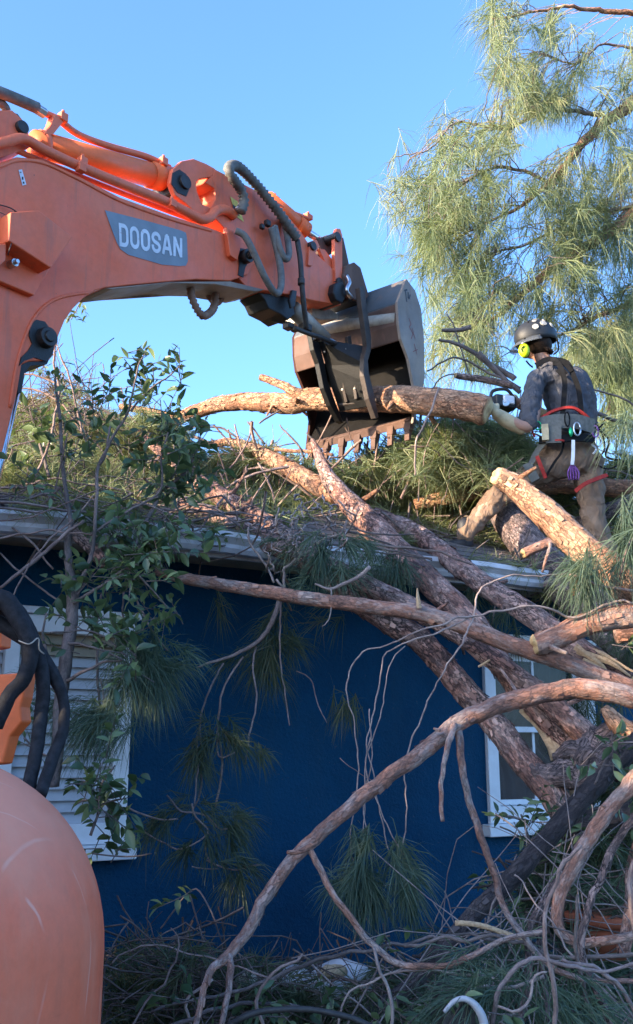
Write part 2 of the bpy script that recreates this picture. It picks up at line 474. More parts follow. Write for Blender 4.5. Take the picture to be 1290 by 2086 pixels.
def tube(path, segs=8, rough=0.0, rscale=12, wobble=0.0, seed=0.0, cap=True, ribs=0):
    """path: [(Vector, r)] already smoothed. returns v,f,bark"""
    n = len(path)
    C = np.array([tuple(p[0]) for p in path]); Rr = np.array([p[1] for p in path])
    if wobble:
        w = np.stack([wob(C, 7, seed + 1), wob(C, 7, seed + 2), wob(C, 7, seed + 3)], 1) * wobble
        w2 = np.stack([wob(C, 26, seed + 4), wob(C, 26, seed + 5), wob(C, 26, seed + 6)], 1) * wobble * .25
        C = C + w + w2
    T = np.gradient(C, axis=0); T /= np.linalg.norm(T, axis=1, keepdims=True) + 1e-9
    up = np.array([0, 0, 1.0]) if abs(T[0][2]) < .9 else np.array([1.0, 0, 0])
    a = np.cross(T[0], up); a /= np.linalg.norm(a)
    L = 0.0
    V = []; B = []
    ang = np.arange(segs) * 2 * math.pi / segs
    for i in range(n):
        a = a - T[i] * a.dot(T[i]); a /= np.linalg.norm(a) + 1e-9
        b = np.cross(T[i], a)
        if i: L += np.linalg.norm(C[i] - C[i - 1])
        r = Rr[i]
        if ribs: r = r * (1.0 + .11 * math.sin(i * math.pi))  # unused form
        ring = np.outer(np.cos(ang), a) + np.outer(np.sin(ang), b)
        pts = C[i] + ring * r
        if rough:
            d = wob(pts, rscale, seed) * .6 + wob(pts, rscale * 3.3, seed + 5) * .4
            pts = C[i] + ring * (r * (1 + rough * d))[:, None]
        V.append(pts)
        k = r * 1.0
        B.append(np.stack([np.cos(ang) * k, np.sin(ang) * k, np.full(segs, L * .42 + seed)], 1))
    V = np.concatenate(V); B = np.concatenate(B)
    f = []
    for i in range(n - 1):
        o = i * segs
        for j in range(segs):
            k = (j + 1) % segs
            f.append([o + j, o + k, o + segs + k, o + segs + j])
    if cap:
        f.append(list(range(segs))[::-1]); f.append([(n - 1) * segs + j for j in range(segs)])
    return V, f, [tuple(x) for x in B]

def ribbed(path, r, pitch=.030, segs=8):
    """a corrugated hose path"""
    out = []; acc = 0
    sm = smooth_path(path, pitch / 2)
    for i, (p, rr) in enumerate(sm):
        out.append((p, rr * (1.16 if i % 2 else .80)))
    return tube(out, 10)

def px(pts, widths=None, Ys=None):
    """[(u,v,Y,d_px)] -> [(Vector, radius m)]"""
    out = []
    for (u, v, Y, d) in pts:
        q = P(u, v, Y)
        out.append((q, d / 2 / F * (q - EYE).length))
    return out

def log(label, pts, m='bark_pink', name='fallen_trunk', cat='trunk', sub=.035, segs=18, rough=.15, group=None, cuts=(0, 0), snags=(), wobble=.005, cutmat='cut_wood'):
    kk = 1.0 if m == 'bark_orange' or 'wide' in label else (.97 if m == 'bark_pink' else .9)
    path = smooth_path(px([(q[0], q[1], q[2], q[3] * kk) for q in pts]), sub)
    sd_ = random.random() * 20
    base = min(path, key=lambda q: q[0].z)[0]
    t = thing(name, label, cat, base, group)
    mb = MB()
    v, f, b = tube(path, segs, rough, 14, wobble, sd_)
    mb.add(v, f, b)
    ml = sum((path[i + 1][0] - path[i][0]).length for i in range(len(path) - 1))
    # flakes of bark standing proud
    V = np.array(v).reshape(-1, segs, 3)
    nfl = int(ml * (90 if path[len(path) // 2][1] > .035 else 45)); fs_ = min(1.0, path[len(path) // 2][1] / .045)
    for _ in range(nfl):
        i = random.randrange(1, len(path) - 2); j = random.randrange(segs)
        p0 = Vector(V[i, j]); c0 = path[i][0]
        nrm = (p0 - c0).normalized()
        tx = (path[i + 1][0] - path[i][0]).normalized()
        sx = nrm.cross(tx)
        l = random.uniform(.012, .035) * fs_; w_ = random.uniform(.006, .014) * fs_; lift = random.uniform(.002, .010) * fs_
        q = [p0 - sx * w_ - tx * l * .3, p0 + sx * w_ - tx * l * .3, p0 + sx * w_ * .7 + tx * l + nrm * lift, p0 - sx * w_ * .7 + tx * l + nrm * lift]
        mb.add(q, [[0, 1, 2, 3]], [b[i * segs + j]] * 4)
    for _ in range(int(ml * 2.0)):
        i = random.randrange(2, len(path) - 2); j = random.randrange(segs)
        rr_ = path[i][1]
        if rr_ < .012: continue
        p0 = Vector(V[i, j]); nrm = (p0 - path[i][0]).normalized(); tx = (path[i + 1][0] - path[i][0]).normalized()
        Lk = rr_ * random.choice((.4, .5, .7, 1.6, 3.0)); kr = rr_ * random.uniform(.13, .24)
        v2, f2, b2 = tube([(p0 - nrm * kr, kr * 1.9), (p0 + nrm * kr * .3, kr * 1.15), (p0 + (nrm + tx * .5) * Lk, kr * .7)], 6, .25, 60, 0, random.random() * 9)
        mb.add(v2, f2, b2)
    mb.build('bark' if False else 'trunk', m, t)
    for (idx, on) in ((0, cuts[0]), (-1, cuts[1])):
        if not on: continue
        p_, r_ = path[idx]
        q_ = path[1 if idx == 0 else -2][0]
        ax = (p_ - q_).normalized()
        cm = MB()
        qt = ax.to_track_quat('Z', 'Y').to_matrix()
        vs = []; k = 16
        for rr, dz in ((1.0, .0), (.9, .010), (.4, .012)):
            for j in range(k):
                a = j * 2 * math.pi / k
                vs.append(p_ + ax * .001 + qt @ Vector((math.cos(a) * rr * r_ * .97, math.sin(a) * rr * r_ * .97, dz * (1 + .5 * math.sin(a * 3)) * on)))
        vs.append(p_ + ax * .012 * on)
        fs = []
        for a in range(2):
            for j in range(k): fs.append([a * k + j, a * k + (j + 1) % k, (a + 1) * k + (j + 1) % k, (a + 1) * k + j])
        for j in range(k): fs.append([2 * k + j, 2 * k + (j + 1) % k, 3 * k])
        rb = [1.0] * k + [.9] * k + [.4] * k + [0]
        cm.add(vs, fs, [(q9 * r_, 0, 0) for q9 in rb])
        cm.build('cut_face', cutmat, t)
    for sn in snags:
        sp = smooth_path(px([(q[0], q[1], q[2], q[3] * .85) for q in sn]), .02)
        v, f, b = tube(sp, 8, .2, 30, .012, random.random() * 9)
        s_ = MB(); s_.add(v, f, b); s_.build('side_branch', m, t)
    return t

def needle_arrays(base, dirs, L, w, droop):
    n = len(base)
    dirs = dirs / (np.linalg.norm(dirs, axis=1, keepdims=True) + 1e-9)
    side = np.cross(dirs, rng.normal(size=(n, 3))); side /= np.linalg.norm(side, axis=1, keepdims=True) + 1e-9
    L = L[:, None]; g = np.array([0, 0, -1.0])
    p1 = base + dirs * L * .5 + g * droop * L * .2
    p2 = base + dirs * L * .92 + g * droop * L * .75
    s = side * w / 2
    V = np.stack([base - s, base + s, p1 + s, p1 - s, p2], 1).reshape(-1, 3)
    return V
def needle_mesh(name, parts, tints, m, parent=None, origin=None):
    V = np.concatenate(parts).astype(np.float32)
    n = len(V) // 5
    T = np.repeat(np.concatenate(tints), 5).astype(np.float32)
    if parent is not None: off = parent.location if parent.parent is None else parent.location + parent.parent.location
    else: off = Vector(origin) if origin is not None else Vector((0, 0, 0))
    V = V - np.array(off, dtype=np.float32)
    idx = np.arange(n)[:, None] * 5
    lt = np.concatenate([idx + 0, idx + 1, idx + 2, idx + 3, idx + 3, idx + 2, idx + 4], 1).ravel().astype(np.int32)
    ls = (np.arange(n)[:, None] * 7 + np.array([0, 4])).ravel().astype(np.int32)
    tot = np.tile([4, 3], n).astype(np.int32)
    me = bpy.data.meshes.new(name)
    me.vertices.add(len(V)); me.vertices.foreach_set('co', V.ravel())
    me.loops.add(len(lt)); me.loops.foreach_set('vertex_index', lt)
    me.polygons.add(len(ls)); me.polygons.foreach_set('loop_start', ls)
    me.polygons.foreach_set('loop_total', tot)
    a = me.attributes.new('tint', 'FLOAT', 'POINT'); a.data.foreach_set('value', T)
    me.update(calc_edges=True); me.validate()
    me.materials.append(MATS[m])
    o = bpy.data.objects.new(name, me); COL.objects.link(o)
    if parent is not None: o.parent = parent
    else: o.location = off
    return o

def tuft(c, ax, n, L, spread=.6, w=.003, droop=.5, seg=.5):
    """needles on the last bit of a twig that ends at c and points along ax"""
    ax = np.array(ax) / (np.linalg.norm(ax) + 1e-9)
    t = rng.random(n)
    base = np.array(c) - ax * (t * L * seg)[:, None]
    d = ax * .75 + rng.normal(size=(n, 3)) * spread
    return needle_arrays(base, d, L * (.7 + .45 * rng.random(n)), w, droop), np.clip(rng.random(n) * .5 + rng.random() * .5, 0, 1)

LEAVES = []
def leaf_mesh(l, w, curl, k):
    ts = [0, .22, .5, .78, 1]
    ws = [.08, .8, 1, .62, .04]
    v = []; f = []
    for i, (t, q) in enumerate(zip(ts, ws)):
        z = -curl * l * t * t
        v += [(-w / 2 * q, t * l, z + .18 * w * q), (0, t * l, z), (w / 2 * q, t * l, z + .18 * w * q)]
    for i in range(4):
        o = i * 3
        f += [[o, o + 1, o + 4, o + 3], [o + 1, o + 2, o + 5, o + 4]]
    me = mesh_from('leaf', v, f, 'leaf', True, {'tint': ('FLOAT', [k] * len(v))})
    return me
for k in range(6):
    LEAVES.append(leaf_mesh(random.uniform(.055, .085), random.uniform(.022, .034), random.uniform(.1, .5), k / 6))
def leaf_mat4(p, d=None, s=1.0):
    if d is None:
        d = Vector((random.gauss(0, 1), random.gauss(0, 1), random.gauss(-.15, .6)))
    q = d.normalized().to_track_quat('Y', 'Z')
    q = q @ Quaternion((0, 1, 0), random.uniform(-1.3, 1.3))
    return Matrix.Translation(p) @ q.to_matrix().to_4x4() @ Matrix.Scale(s, 4)
def put_leaves(root, pls, cap=290):
    """pls: [(pos, dir, scale)]; the first `cap` nearest are leaf parts, the rest one stuff part"""
    pls = sorted(pls, key=lambda q: (q[0] - EYE).length / q[2])
    for (p, d, s) in pls[:cap]:
        o = bpy.data.objects.new('leaf', random.choice(LEAVES)); COL.objects.link(o)
        o.parent = root
        o.matrix_local = Matrix.Translation(-root.location) @ leaf_mat4(p, d, s)
    rest = pls[cap:]
    if rest:
        mb = MB()
        for (p, d, s) in rest:
            me = random.choice(LEAVES); M = leaf_mat4(p, d, s); k = random.random()
            mb.add([M @ v.co for v in me.vertices], [list(q.vertices) for q in me.polygons], None, [k] * len(me.vertices))
        o = mb.build('foliage', 'leaf', root); o['kind'] = 'stuff'

def prism(mb, pts, w1, w2):
    """pixel outline traced on the excavator plane w1, extruded for real to w2"""
    near = [E(u, v, w1) for (u, v) in pts]
    far = [q + EN * (w2 - w1) for q in near]
    n = len(pts)
    f = [list(range(n)), list(range(2 * n - 1, n - 1, -1))]
    for i in range(n):
        j = (i + 1) % n
        f.append([i, i + n, j + n, j])
    mb.add(near + far, f)
def box(mb, c, ax, ay, az):
    """centre and three half-axis vectors"""
    v = []
    for sx in (-1, 1):
        for sy in (-1, 1):
            for sz in (-1, 1): v.append(c + ax * sx + ay * sy + az * sz)
    f = [[0, 1, 3, 2], [4, 6, 7, 5], [0, 4, 5, 1], [2, 3, 7, 6], [0, 2, 6, 4], [1, 5, 7, 3]]
    mb.add(v, f)
def bevel(o, w=.006, seg=2):
    b = o.modifiers.new('bevel', 'BEVEL'); b.width = w; b.segments = seg; b.limit_method = 'ANGLE'; b.angle_limit = R(35)
    return o
def recalc(o):
    bm = bmesh.new(); bm.from_mesh(o.data); bmesh.ops.recalc_face_normals(bm, faces=bm.faces); bm.to_mesh(o.data); bm.free()
    return o
def flat(o):
    o.data.polygons.foreach_set('use_smooth', [False] * len(o.data.polygons)); return o
def hard(mb, name, m, parent, bw=.005, seg=2):
    o = mb.build(name, m, parent, smooth=False); recalc(o)
    if bw: bevel(o, bw, seg)
    return o
def cyl(mb, a, b, r1, r2=None, segs=20):
    r2 = r1 if r2 is None else r2
    v, f, k = tube([(a, r1), (b, r2)], segs); mb.add(v, f, k)

# ------------------------------------------------------------------ ground
v = [(-400, -400, 0), (400, -400, 0), (400, 400, 0), (-400, 400, 0)]
g_o = link('ground', mesh_from('ground', v, [[0, 1, 2, 3]], 'ground_soil', False))
tag(g_o, kind='structure')

# ------------------------------------------------------------------ house
house = thing('house', 'single storey house with deep blue stucco wall under a pale gutter', 'house', H(0, 0, 0))
S0, S1 = -4.2, 6.5
LW = (-1.15, 0.0, 1.28, 2.40)       # window openings s0,s1,z0,z1 (outer casing)
RW = (2.33, 3.27, 1.30, 2.44)
def hbox(mb, s0, s1, n0, n1, z0, z1):
    c = H((s0 + s1) / 2, (n0 + n1) / 2, (z0 + z1) / 2)
    box(mb, c, HD * ((s1 - s0) / 2), HN * ((n1 - n0) / 2), Vector((0, 0, (z1 - z0) / 2)))
w = MB()
th = -.18
cuts = sorted([S0, LW[0], LW[1], RW[0], RW[1], S1])
for a, b in zip(cuts[:-1], cuts[1:]):
    win = LW if (a, b) == LW[:2] else RW if (a, b) == RW[:2] else None
    if win:
        hbox(w, a, b, th, 0, -.05, win[2]); hbox(w, a, b, th, 0, win[3], 2.97)
    else: hbox(w, a, b, th, 0, -.05, 2.97)
D = 2 * (RUN - EAVE_N)
hbox(w, S0, S1, -D, -D + .15, -.05, 2.97); hbox(w, S0, S0 + .15, -D + .15, th, -.05, 2.97); hbox(w, S1 - .15, S1, -D + .15, th, -.05, 2.97)
flat(w.build('wall', 'blue_stucco', house, smooth=False))
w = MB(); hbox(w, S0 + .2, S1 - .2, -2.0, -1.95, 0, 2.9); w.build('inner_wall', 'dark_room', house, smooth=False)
# eave: soffit, fascia, gutter
w = MB(); hbox(w, S0 - .3, S1 + .3, .003, EAVE_N - .06, 2.74, 2.755); w.build('soffit', 'board_tan', house, smooth=False)
w = MB(); hbox(w, S0 - .3, S1 + .3, EAVE_N - .06, EAVE_N - .035, 2.70, 2.83); w.build('fascia', 'gutter_paint', house, smooth=False)
prof = [(-.033, 2.812), (-.033, 2.715), (.03, 2.712), (.045, 2.735), (.045, 2.755), (.065, 2.775), (.078, 2.785), (.078, 2.812), (.066, 2.812), (.066, 2.79), (.035, 2.76), (.03, 2.73), (-.02, 2.73), (-.02, 2.812)]
w = MB()
K = 40
for i in range(K + 1):
    s = S0 - .3 + (S1 - S0 + .6) * i / K
    sag = .006 * math.sin(i * .9) + .004 * math.sin(i * 2.3)
    w.v += [tuple(H(s, EAVE_N + a, z + sag)) for a, z in prof]
m_ = len(prof)
for i in range(K):
    for j in range(m_):
        k = (j + 1) % m_
        w.f.append([i * m_ + j, i * m_ + k, (i + 1) * m_ + k, (i + 1) * m_ + j])
w.bark = [(0, 0, 0)] * len(w.v); w.tint = [.5] * len(w.v)
recalc(w.build('gutter', 'gutter_paint', house, smooth=False))
# roof deck with shingle pieces
w = MB()
def rp(s, t, h=0): return H(s, EAVE_N - t, EAVE_Z + (t if t < RUN else 2 * RUN - t) * RT + h)
a0, a1 = S0 - .35, S1 + .35
vs = []
for s in (a0, a1):
    vs += [rp(s, -.02, -.01), rp(s, RUN, -.01), rp(s, 2 * RUN, -.01), rp(s, 2 * RUN, -.06), rp(s, RUN, -.07), rp(s, -.02, -.06)]
w.add(vs, [[0, 1, 7, 6], [1, 2, 8, 7], [3, 4, 10, 9], [4, 5, 11, 10], [5, 0, 6, 11], [2, 3, 9, 8], [0, 5, 4, 1], [1, 4, 3, 2], [6, 7, 10, 11], [7, 8, 9, 10]])
roof = recalc(w.build('roof', 'shingle', house, smooth=False))
sh_me = {}
def shingle_mesh(k):
    lw = .15 * random.uniform(.93, .99)
    v = [(-lw, 0, 0), (lw, 0, 0), (lw, .17, 0), (-lw, .17, 0), (-lw, 0, .009), (lw, 0, .009 + random.uniform(0, .004)), (lw, .17, .003), (-lw, .17, .003)]
    me = mesh_from('shingle', v, [[0, 1, 5, 4], [4, 5, 6, 7], [1, 2, 6, 5], [3, 0, 4, 7]], 'shingle', False)
    return me
SM = [shingle_mesh(k) for k in range(5)]
sd2 = (HN * -1 + Vector((0, 0, RT))).normalized()
up_ = HD.cross(sd2).normalized()
cnt = 0
for r_ in range(12):
    for c_ in range(24):
        s = -1.9 + c_ * .31 + (.155 if r_ % 2 else 0)
        q = rp(s, -.03 + r_ * .145, .001)
        o = bpy.data.objects.new('shingle', SM[(r_ * 7 + c_ * 3) % 5]); COL.objects.link(o)
        M = Matrix((HD, sd2, up_)).transposed().to_4x4(); M.translation = q - house.location
        o.parent = roof; o.matrix_local = M
# windows
def window(win, kind):
    s0, s1, z0, z1 = win
    fr = MB()
    cw = .085
    hbox(fr, s0 - .0, s0 + cw, -.06, .028, z0, z1 - .002); hbox(fr, s1 - cw, s1, -.06, .028, z0, z1 - .002)
    hbox(fr, s0 + cw, s1 - cw, -.06, .026, z1 - .09, z1 - .004); hbox(fr, s0 + cw, s1 - cw, -.06, .026, z0, z0 + .10)
    root = hard(fr, 'window', 'white_paint', house, .004)
    m2 = MB(); hbox(m2, s0 - .03, s1 + .03, .0, .05, z1, z1 + .035); hard(m2, 'head_moulding', 'white_paint', root, .004)
    m2 = MB(); hbox(m2, s0 - .045, s1 + .045, -.05, .075, z0 - .075, z0 - .002); hard(m2, 'sill', 'white_paint', root, .006)
    if kind == 'boarded':
        mid = s0 + (s1 - s0) * .46
        m2 = MB(); hbox(m2, mid - .035, mid + .035, -.05, .02, z0 + .10, z1 - .09); hard(m2, 'mullion', 'white_paint', root, .004)
        n = 17
        zh = (z1 - z0 - .19) / n
        for (a, b) in ((s0 + cw, mid - .035), (mid + .035, s1 - cw)):
            for i in range(n):
                z = z0 + .10 + i * zh
                m3 = MB()
                c = H((a + b) / 2, -.035, z + zh / 2)
                tilt = Vector((0, 0, zh / 2 * 1.02)) - HN * .016
                box(m3, c, HD * ((b - a) / 2 - .004), HN * .004, tilt)
                o = m3.build('slat', 'board_tan' if i >= n - 2 and b > mid + .1 else 'board_white', root, smooth=False)
    else:
        mid = (s0 + s1) / 2; zm = z0 + .10 + (z1 - z0 - .19) * .50
        for (za, zb, n0) in ((zm - .02, z1 - .09, -.05), (z0 + .10, zm + .02, -.075)):
            m2 = MB(); t_ = .035
            a, b = s0 + cw, s1 - cw
            hbox(m2, a, a + t_, n0 - .02, n0, za, zb); hbox(m2, b - t_, b, n0 - .02, n0, za, zb)
            hbox(m2, a + t_, b - t_, n0 - .02, n0, za, za + t_); hbox(m2, a + t_, b - t_, n0 - .02, n0, zb - t_, zb)
            hard(m2, 'sash', 'white_paint', root, .003)
            m2 = MB(); hbox(m2, mid - .01, mid + .01, n0 - .018, n0 - .002, za + t_, zb - t_); hard(m2, 'glazing_bar', 'white_paint', root, .002)
            for (a2, b2) in ((a + t_, mid - .01), (mid + .01, b - t_)):
                m2 = MB(); hbox(m2, a2, b2, n0 - .012, n0 - .008, za + t_, zb - t_); m2.build('pane', 'window_glass', root, smooth=False)
        # curtain pulled to one side behind the glass
        m2 = MB(); K = 60; rows = 24
        for j in range(rows + 1):
            tz = j / rows; z = z0 + .06 + tz * (z1 - z0 - .08)
            for i in range(K + 1):
                q = i / K
                pull = .28 * math.exp(-((tz - .42) / .16) ** 2)
                s = s0 + cw - .02 + q * (.80 - pull)
                m2.v.append(tuple(H(s, -.17 + .018 * math.sin(i * .95), z)))
        for j in range(rows):
            for i in range(K): a = j * (K + 1) + i; m2.f.append([a, a + 1, a + K + 2, a + K + 1])
        m2.bark = [(0, 0, 0)] * len(m2.v); m2.tint = [.5] * len(m2.v)
        m2.build('curtain', 'curtain', root)
    return root
window(LW, 'boarded')
window(RW, 'sash')

# ------------------------------------------------------------------ excavator
exc = thing('excavator', 'orange excavator reaching over the roof with boom, arm and a thumbed bucket', 'excavator', Vector((-2.9, 2.5, 0)))
BW = -.24
boom_px = [(-70, 345), (0, 331), (35, 319), (87, 324), (157, 356), (244, 401), (349, 439), (425, 462), (470, 480), (510, 500), (522, 530), (505, 560), (470, 572),
           (400, 569), (349, 573), (270, 580), (215, 586), (192, 592), (170, 608), (150, 628), (133, 652), (120, 684), (112, 712), (96, 734), (60, 736), (45, 742), (36, 800), (0, 945), (-60, 1130), (-150, 1300), (-420, 1330), (-360, 1000), (-270, 700), (-190, 480), (-120, 380)]
m2 = MB(); prism(m2, boom_px, 0, BW); boom = hard(m2, 'boom', 'orange_paint', exc, .008, 3)
# flange strips proud of the side plate (weld lines)
def strip(mb, pts, width, w0, h):
    q = smooth_path([(E(u, v, w0), width * .42) for u, v in pts], .04)
    v_, f_, b_ = tube(q, 8); mb.add(v_, f_, b_)
m2 = MB(); strip(m2, [(-60, 352), (0, 339), (35, 327), (87, 332), (157, 364), (244, 409), (349, 447), (430, 470)], .022, .0, .012)
m2.build('weld_flange', 'orange_paint', boom)
m2 = MB(); strip(m2, [(20, 830), (34, 745), (50, 690), (68, 650), (95, 620), (130, 604), (180, 596)], .020, .0, .010)
m2.build('weld_flange', 'orange_paint', boom)
# lower flange plate seen from underneath
m2 = MB(); prism(m2, [(215, 587), (349, 574), (470, 573), (540, 590), (520, 594), (440, 579), (349, 576), (230, 589)], .008, BW - .008)
hard(m2, 'belly_plate', 'bucket_steel', boom, .003)
# raised cylinder-pin box on the boom side
m2 = MB()
tp = [(80, 428), (149, 483), (104, 546), (18, 490), (22, 432)]
prism(m2, tp, .13, .0)
bx_ = hard(m2, 'pin_housing', 'orange_paint', boom, .006)
m2 = MB(); prism(m2, [(18, 490), (103, 546), (70, 602), (-30, 560), (-30, 500)], .035, .0); hard(m2, 'pin_housing', 'orange_paint', boom, .006)
m2 = MB(); prism(m2, [(-60, 505), (14, 495), (12, 530), (-10, 550), (-60, 540)], .10, .036); hard(m2, 'pin_housing', 'orange_paint', boom, .006)
m2 = MB(); q = E(24, 538, .05); cyl(m2, q - EN * .02, q + EN * .03, .020); cyl(m2, q + EN * .03, q + EN * .05, .011); hard(m2, 'bolt', 'steel', boom, .002)
# boss and grease at the lower pin
m2 = MB()
prism(m2, [(62, 660), (75, 651), (92, 655), (104, 672), (112, 695), (108, 722), (96, 736), (70, 728), (50, 735), (40, 745), (44, 728), (58, 714), (66, 700), (60, 684)], .006, .0)
hard(m2, 'grease_patch', 'grease', boom, 0)
m2 = MB(); q = E(90, 690, 0); cyl(m2, q, q + EN * .045, .052, .048, 28); cyl(m2, q + EN * .045, q + EN * .055, .03, .026); hard(m2, 'pin', 'black_steel', boom, .003)
m2 = MB(); prism(m2, [(46, 738), (100, 733), (96, 742), (62, 745), (50, 760), (44, 800), (36, 800), (40, 745)], -.01, BW); hard(m2, 'grease_patch', 'grease', boom, 0)
# upper left boss
m2 = MB(); prism(m2, [(-70, 330), (-70, 225), (0, 224), (25, 224), (44, 240), (58, 265), (62, 300), (40, 308), (0, 322)], -.04, -.22); hard(m2, 'cylinder_lug', 'orange_paint', boom, .006)
m2 = MB(); prism(m2, [(22, 228), (36, 232), (50, 250), (58, 282), (40, 283), (26, 280)], -.052, -.0599); hard(m2, 'grease_patch', 'grease', boom, 0)
m2 = MB(); q = E(40, 263, -.052); cyl(m2, q, q + EN * .035, .035, .033, 24); hard(m2, 'pin', 'black_steel', boom, .003)
# boom cylinder rod (chrome) below
m2 = MB(); cyl(m2, E(33, 770, -.05), E(-60, 1180, -.05), .034); o = m2.build('cylinder_rod', 'chrome', exc)
# arm cylinder
m2 = MB()
A_, B_ = E(70, 292, -.13), E(343, 366, -.13)
cyl(m2, A_, B_, .070, .070, 32)
ac = m2.build('arm_cylinder', 'orange_bright', exc)
ax_ = (B_ - A_).normalized()
m2 = MB(); cyl(m2, B_ - ax_ * .15, B_ - ax_ * .0, .078, .078, 32); cyl(m2, B_, B_ + ax_ * .02, .060, .055, 32); m2.build('gland', 'orange_bright', ac)
m2 = MB(); cyl(m2, A_ + ax_ * .03, A_ + ax_ * .06, .077, .077, 32); m2.build('band', 'orange_paint', ac)
m2 = MB(); cyl(m2, B_, B_ + ax_ * .16, .035, .035, 24); m2.build('rod', 'grease', ac)
# rigid pipes
def pipe(pts, d, w0, m, name='hydraulic_pipe', parent=None, rib=False, segs=10):
    pl = []
    for q in pts:
        u, v = q[0], q[1]; ww = q[2] if len(q) > 2 else w0
        c = E(u, v, ww); pl.append((c, d / 2 / F * (c - EYE).length))
    mb = MB()
    if rib: v_, f_, b_ = ribbed(pl, d)
    else: v_, f_, b_ = tube(smooth_path(pl, .02), segs)
    mb.add(v_, f_, b_)
    return mb.build(name, m, parent or exc)
pipe([(90, 230), (118, 243), (150, 268), (180, 283), (230, 300), (300, 320), (345, 342)], 13, -.10, 'orange_paint')
pipe([(-40, 302), (10, 290), (48, 283), (90, 305), (160, 338), (260, 380), (340, 412), (395, 440), (412, 447), (428, 443), (440, 430), (460, 428), (478, 440)], 20, .0, 'orange_paint')
pipe([(30, 305), (90, 330), (160, 358), (260, 398), (360, 436), (400, 450)], 11, -.06, 'orange_paint')
pipe([(-20, 180), (30, 200), (76, 220)], 22, -.10, 'hose_grey', 'hydraulic_hose')
pipe([(-20, 205), (5, 212), (14, 226)], 16, -.14, 'hose_grey', 'hydraulic_hose')
m2 = MB(); q1, q2 = E(70, 218, -.10), E(92, 232, -.10); cyl(m2, q1, q2, .028, .028, 6); hard(m2, 'hose_fitting', 'steel', exc, .003)
m2 = MB(); prism(m2, [(112, 232), (128, 235), (132, 245), (108, 275), (92, 272), (106, 250)], -.06, -.12); hard(m2, 'pipe_bracket', 'orange_paint', exc, .004)
for (u, v, w0) in ((165, 342, .02), (350, 415, .02), (128, 240, -.07), (333, 330, -.07), (168, 330, .0)):
    m2 = MB(); c = E(u, v, w0); box(m2, c, ED * .022, EN * .02, Vector((0, 0, .024))); cyl(m2, c + Vector((0, 0, .02)), c + Vector((0, 0, .045)), .01, .01, 6)
    hard(m2, 'pipe_clamp', 'orange_paint', exc, .004)
# arm (stick)
AW = -.02
arm_px = [(347, 372), (352, 345), (370, 328), (395, 323), (420, 333), (480, 366), (530, 392), (575, 425), (612, 470), (640, 512), (690, 558), (702, 580), (703, 605), (694, 622),
          (640, 612), (590, 598), (545, 590), (500, 585), (478, 560), (470, 510), (462, 470), (440, 448), (405, 440), (380, 415), (358, 398)]
m2 = MB()
# rear lobe plates with an opening between them, then the box section
lobe = [(347, 372), (352, 345), (370, 328), (395, 323), (420, 333), (440, 344), (432, 360), (405, 365), (400, 372), (402, 390), (412, 415), (432, 424), (440, 448), (405, 440), (380, 415), (358, 398)]
prism(m2, lobe, AW, AW - .035)
arm = hard(m2, 'arm', 'orange_paint', exc, .006, 2)
m2 = MB(); prism(m2, lobe, AW - .185, AW - .215); hard(m2, 'lobe_plate', 'orange_bright', arm, .006, 2)
m2 = MB(); prism(m2, [(418, 372), (438, 384), (440, 405), (428, 430), (440, 445), (462, 470), (470, 450), (470, 400), (450, 360), (440, 350), (430, 360)], AW, AW - .215); hard(m2, 'lobe_plate', 'orange_paint', arm, .004)
m2 = MB(); prism(m2, [(438, 344), (480, 366), (530, 392), (575, 425), (612, 470), (640, 512), (690, 558), (702, 580), (703, 605), (694, 622), (640, 612), (590, 600), (545, 592), (505, 587), (485, 565), (474, 510), (462, 470), (440, 445), (446, 400), (432, 362)], AW + .002, AW - .217)
hard(m2, 'arm_box', 'orange_paint', arm, .006, 3)
m2 = MB(); q = E(375, 372, AW); cyl(m2, q - EN * .23, q + EN * .02, .045, .043, 24); hard(m2, 'pin', 'black_steel', arm, .003)
m2 = MB(); prism(m2, [(352, 352), (366, 345), (380, 355), (386, 385), (380, 400), (362, 392), (350, 375)], AW + .004, AW); hard(m2, 'grease_patch', 'grease', arm, 0)
m2 = MB(); prism(m2, [(346, 368), (360, 372), (388, 412), (382, 424), (360, 410), (347, 392)], AW - .05, AW - .18); hard(m2, 'rod_eye', 'grease', arm, .01)
m2 = MB(); prism(m2, [(462, 462), (490, 476), (492, 500), (484, 530), (470, 520), (466, 492)], .035, .0); hard(m2, 'valve_block', 'orange_paint', arm, .004)
# main pivot
m2 = MB(); prism(m2, [(486, 505), (505, 508), (512, 525), (500, 545), (496, 565), (486, 560), (488, 540)], .006, .0); hard(m2, 'grease_patch', 'grease', boom, 0)
m2 = MB(); q = E(496, 525, 0); cyl(m2, q - EN * .28, q + EN * .05, .045, .043, 26); cyl(m2, q + EN * .05, q + EN * .075, .028, .026, 6); hard(m2, 'pin', 'black_steel', boom, .003)
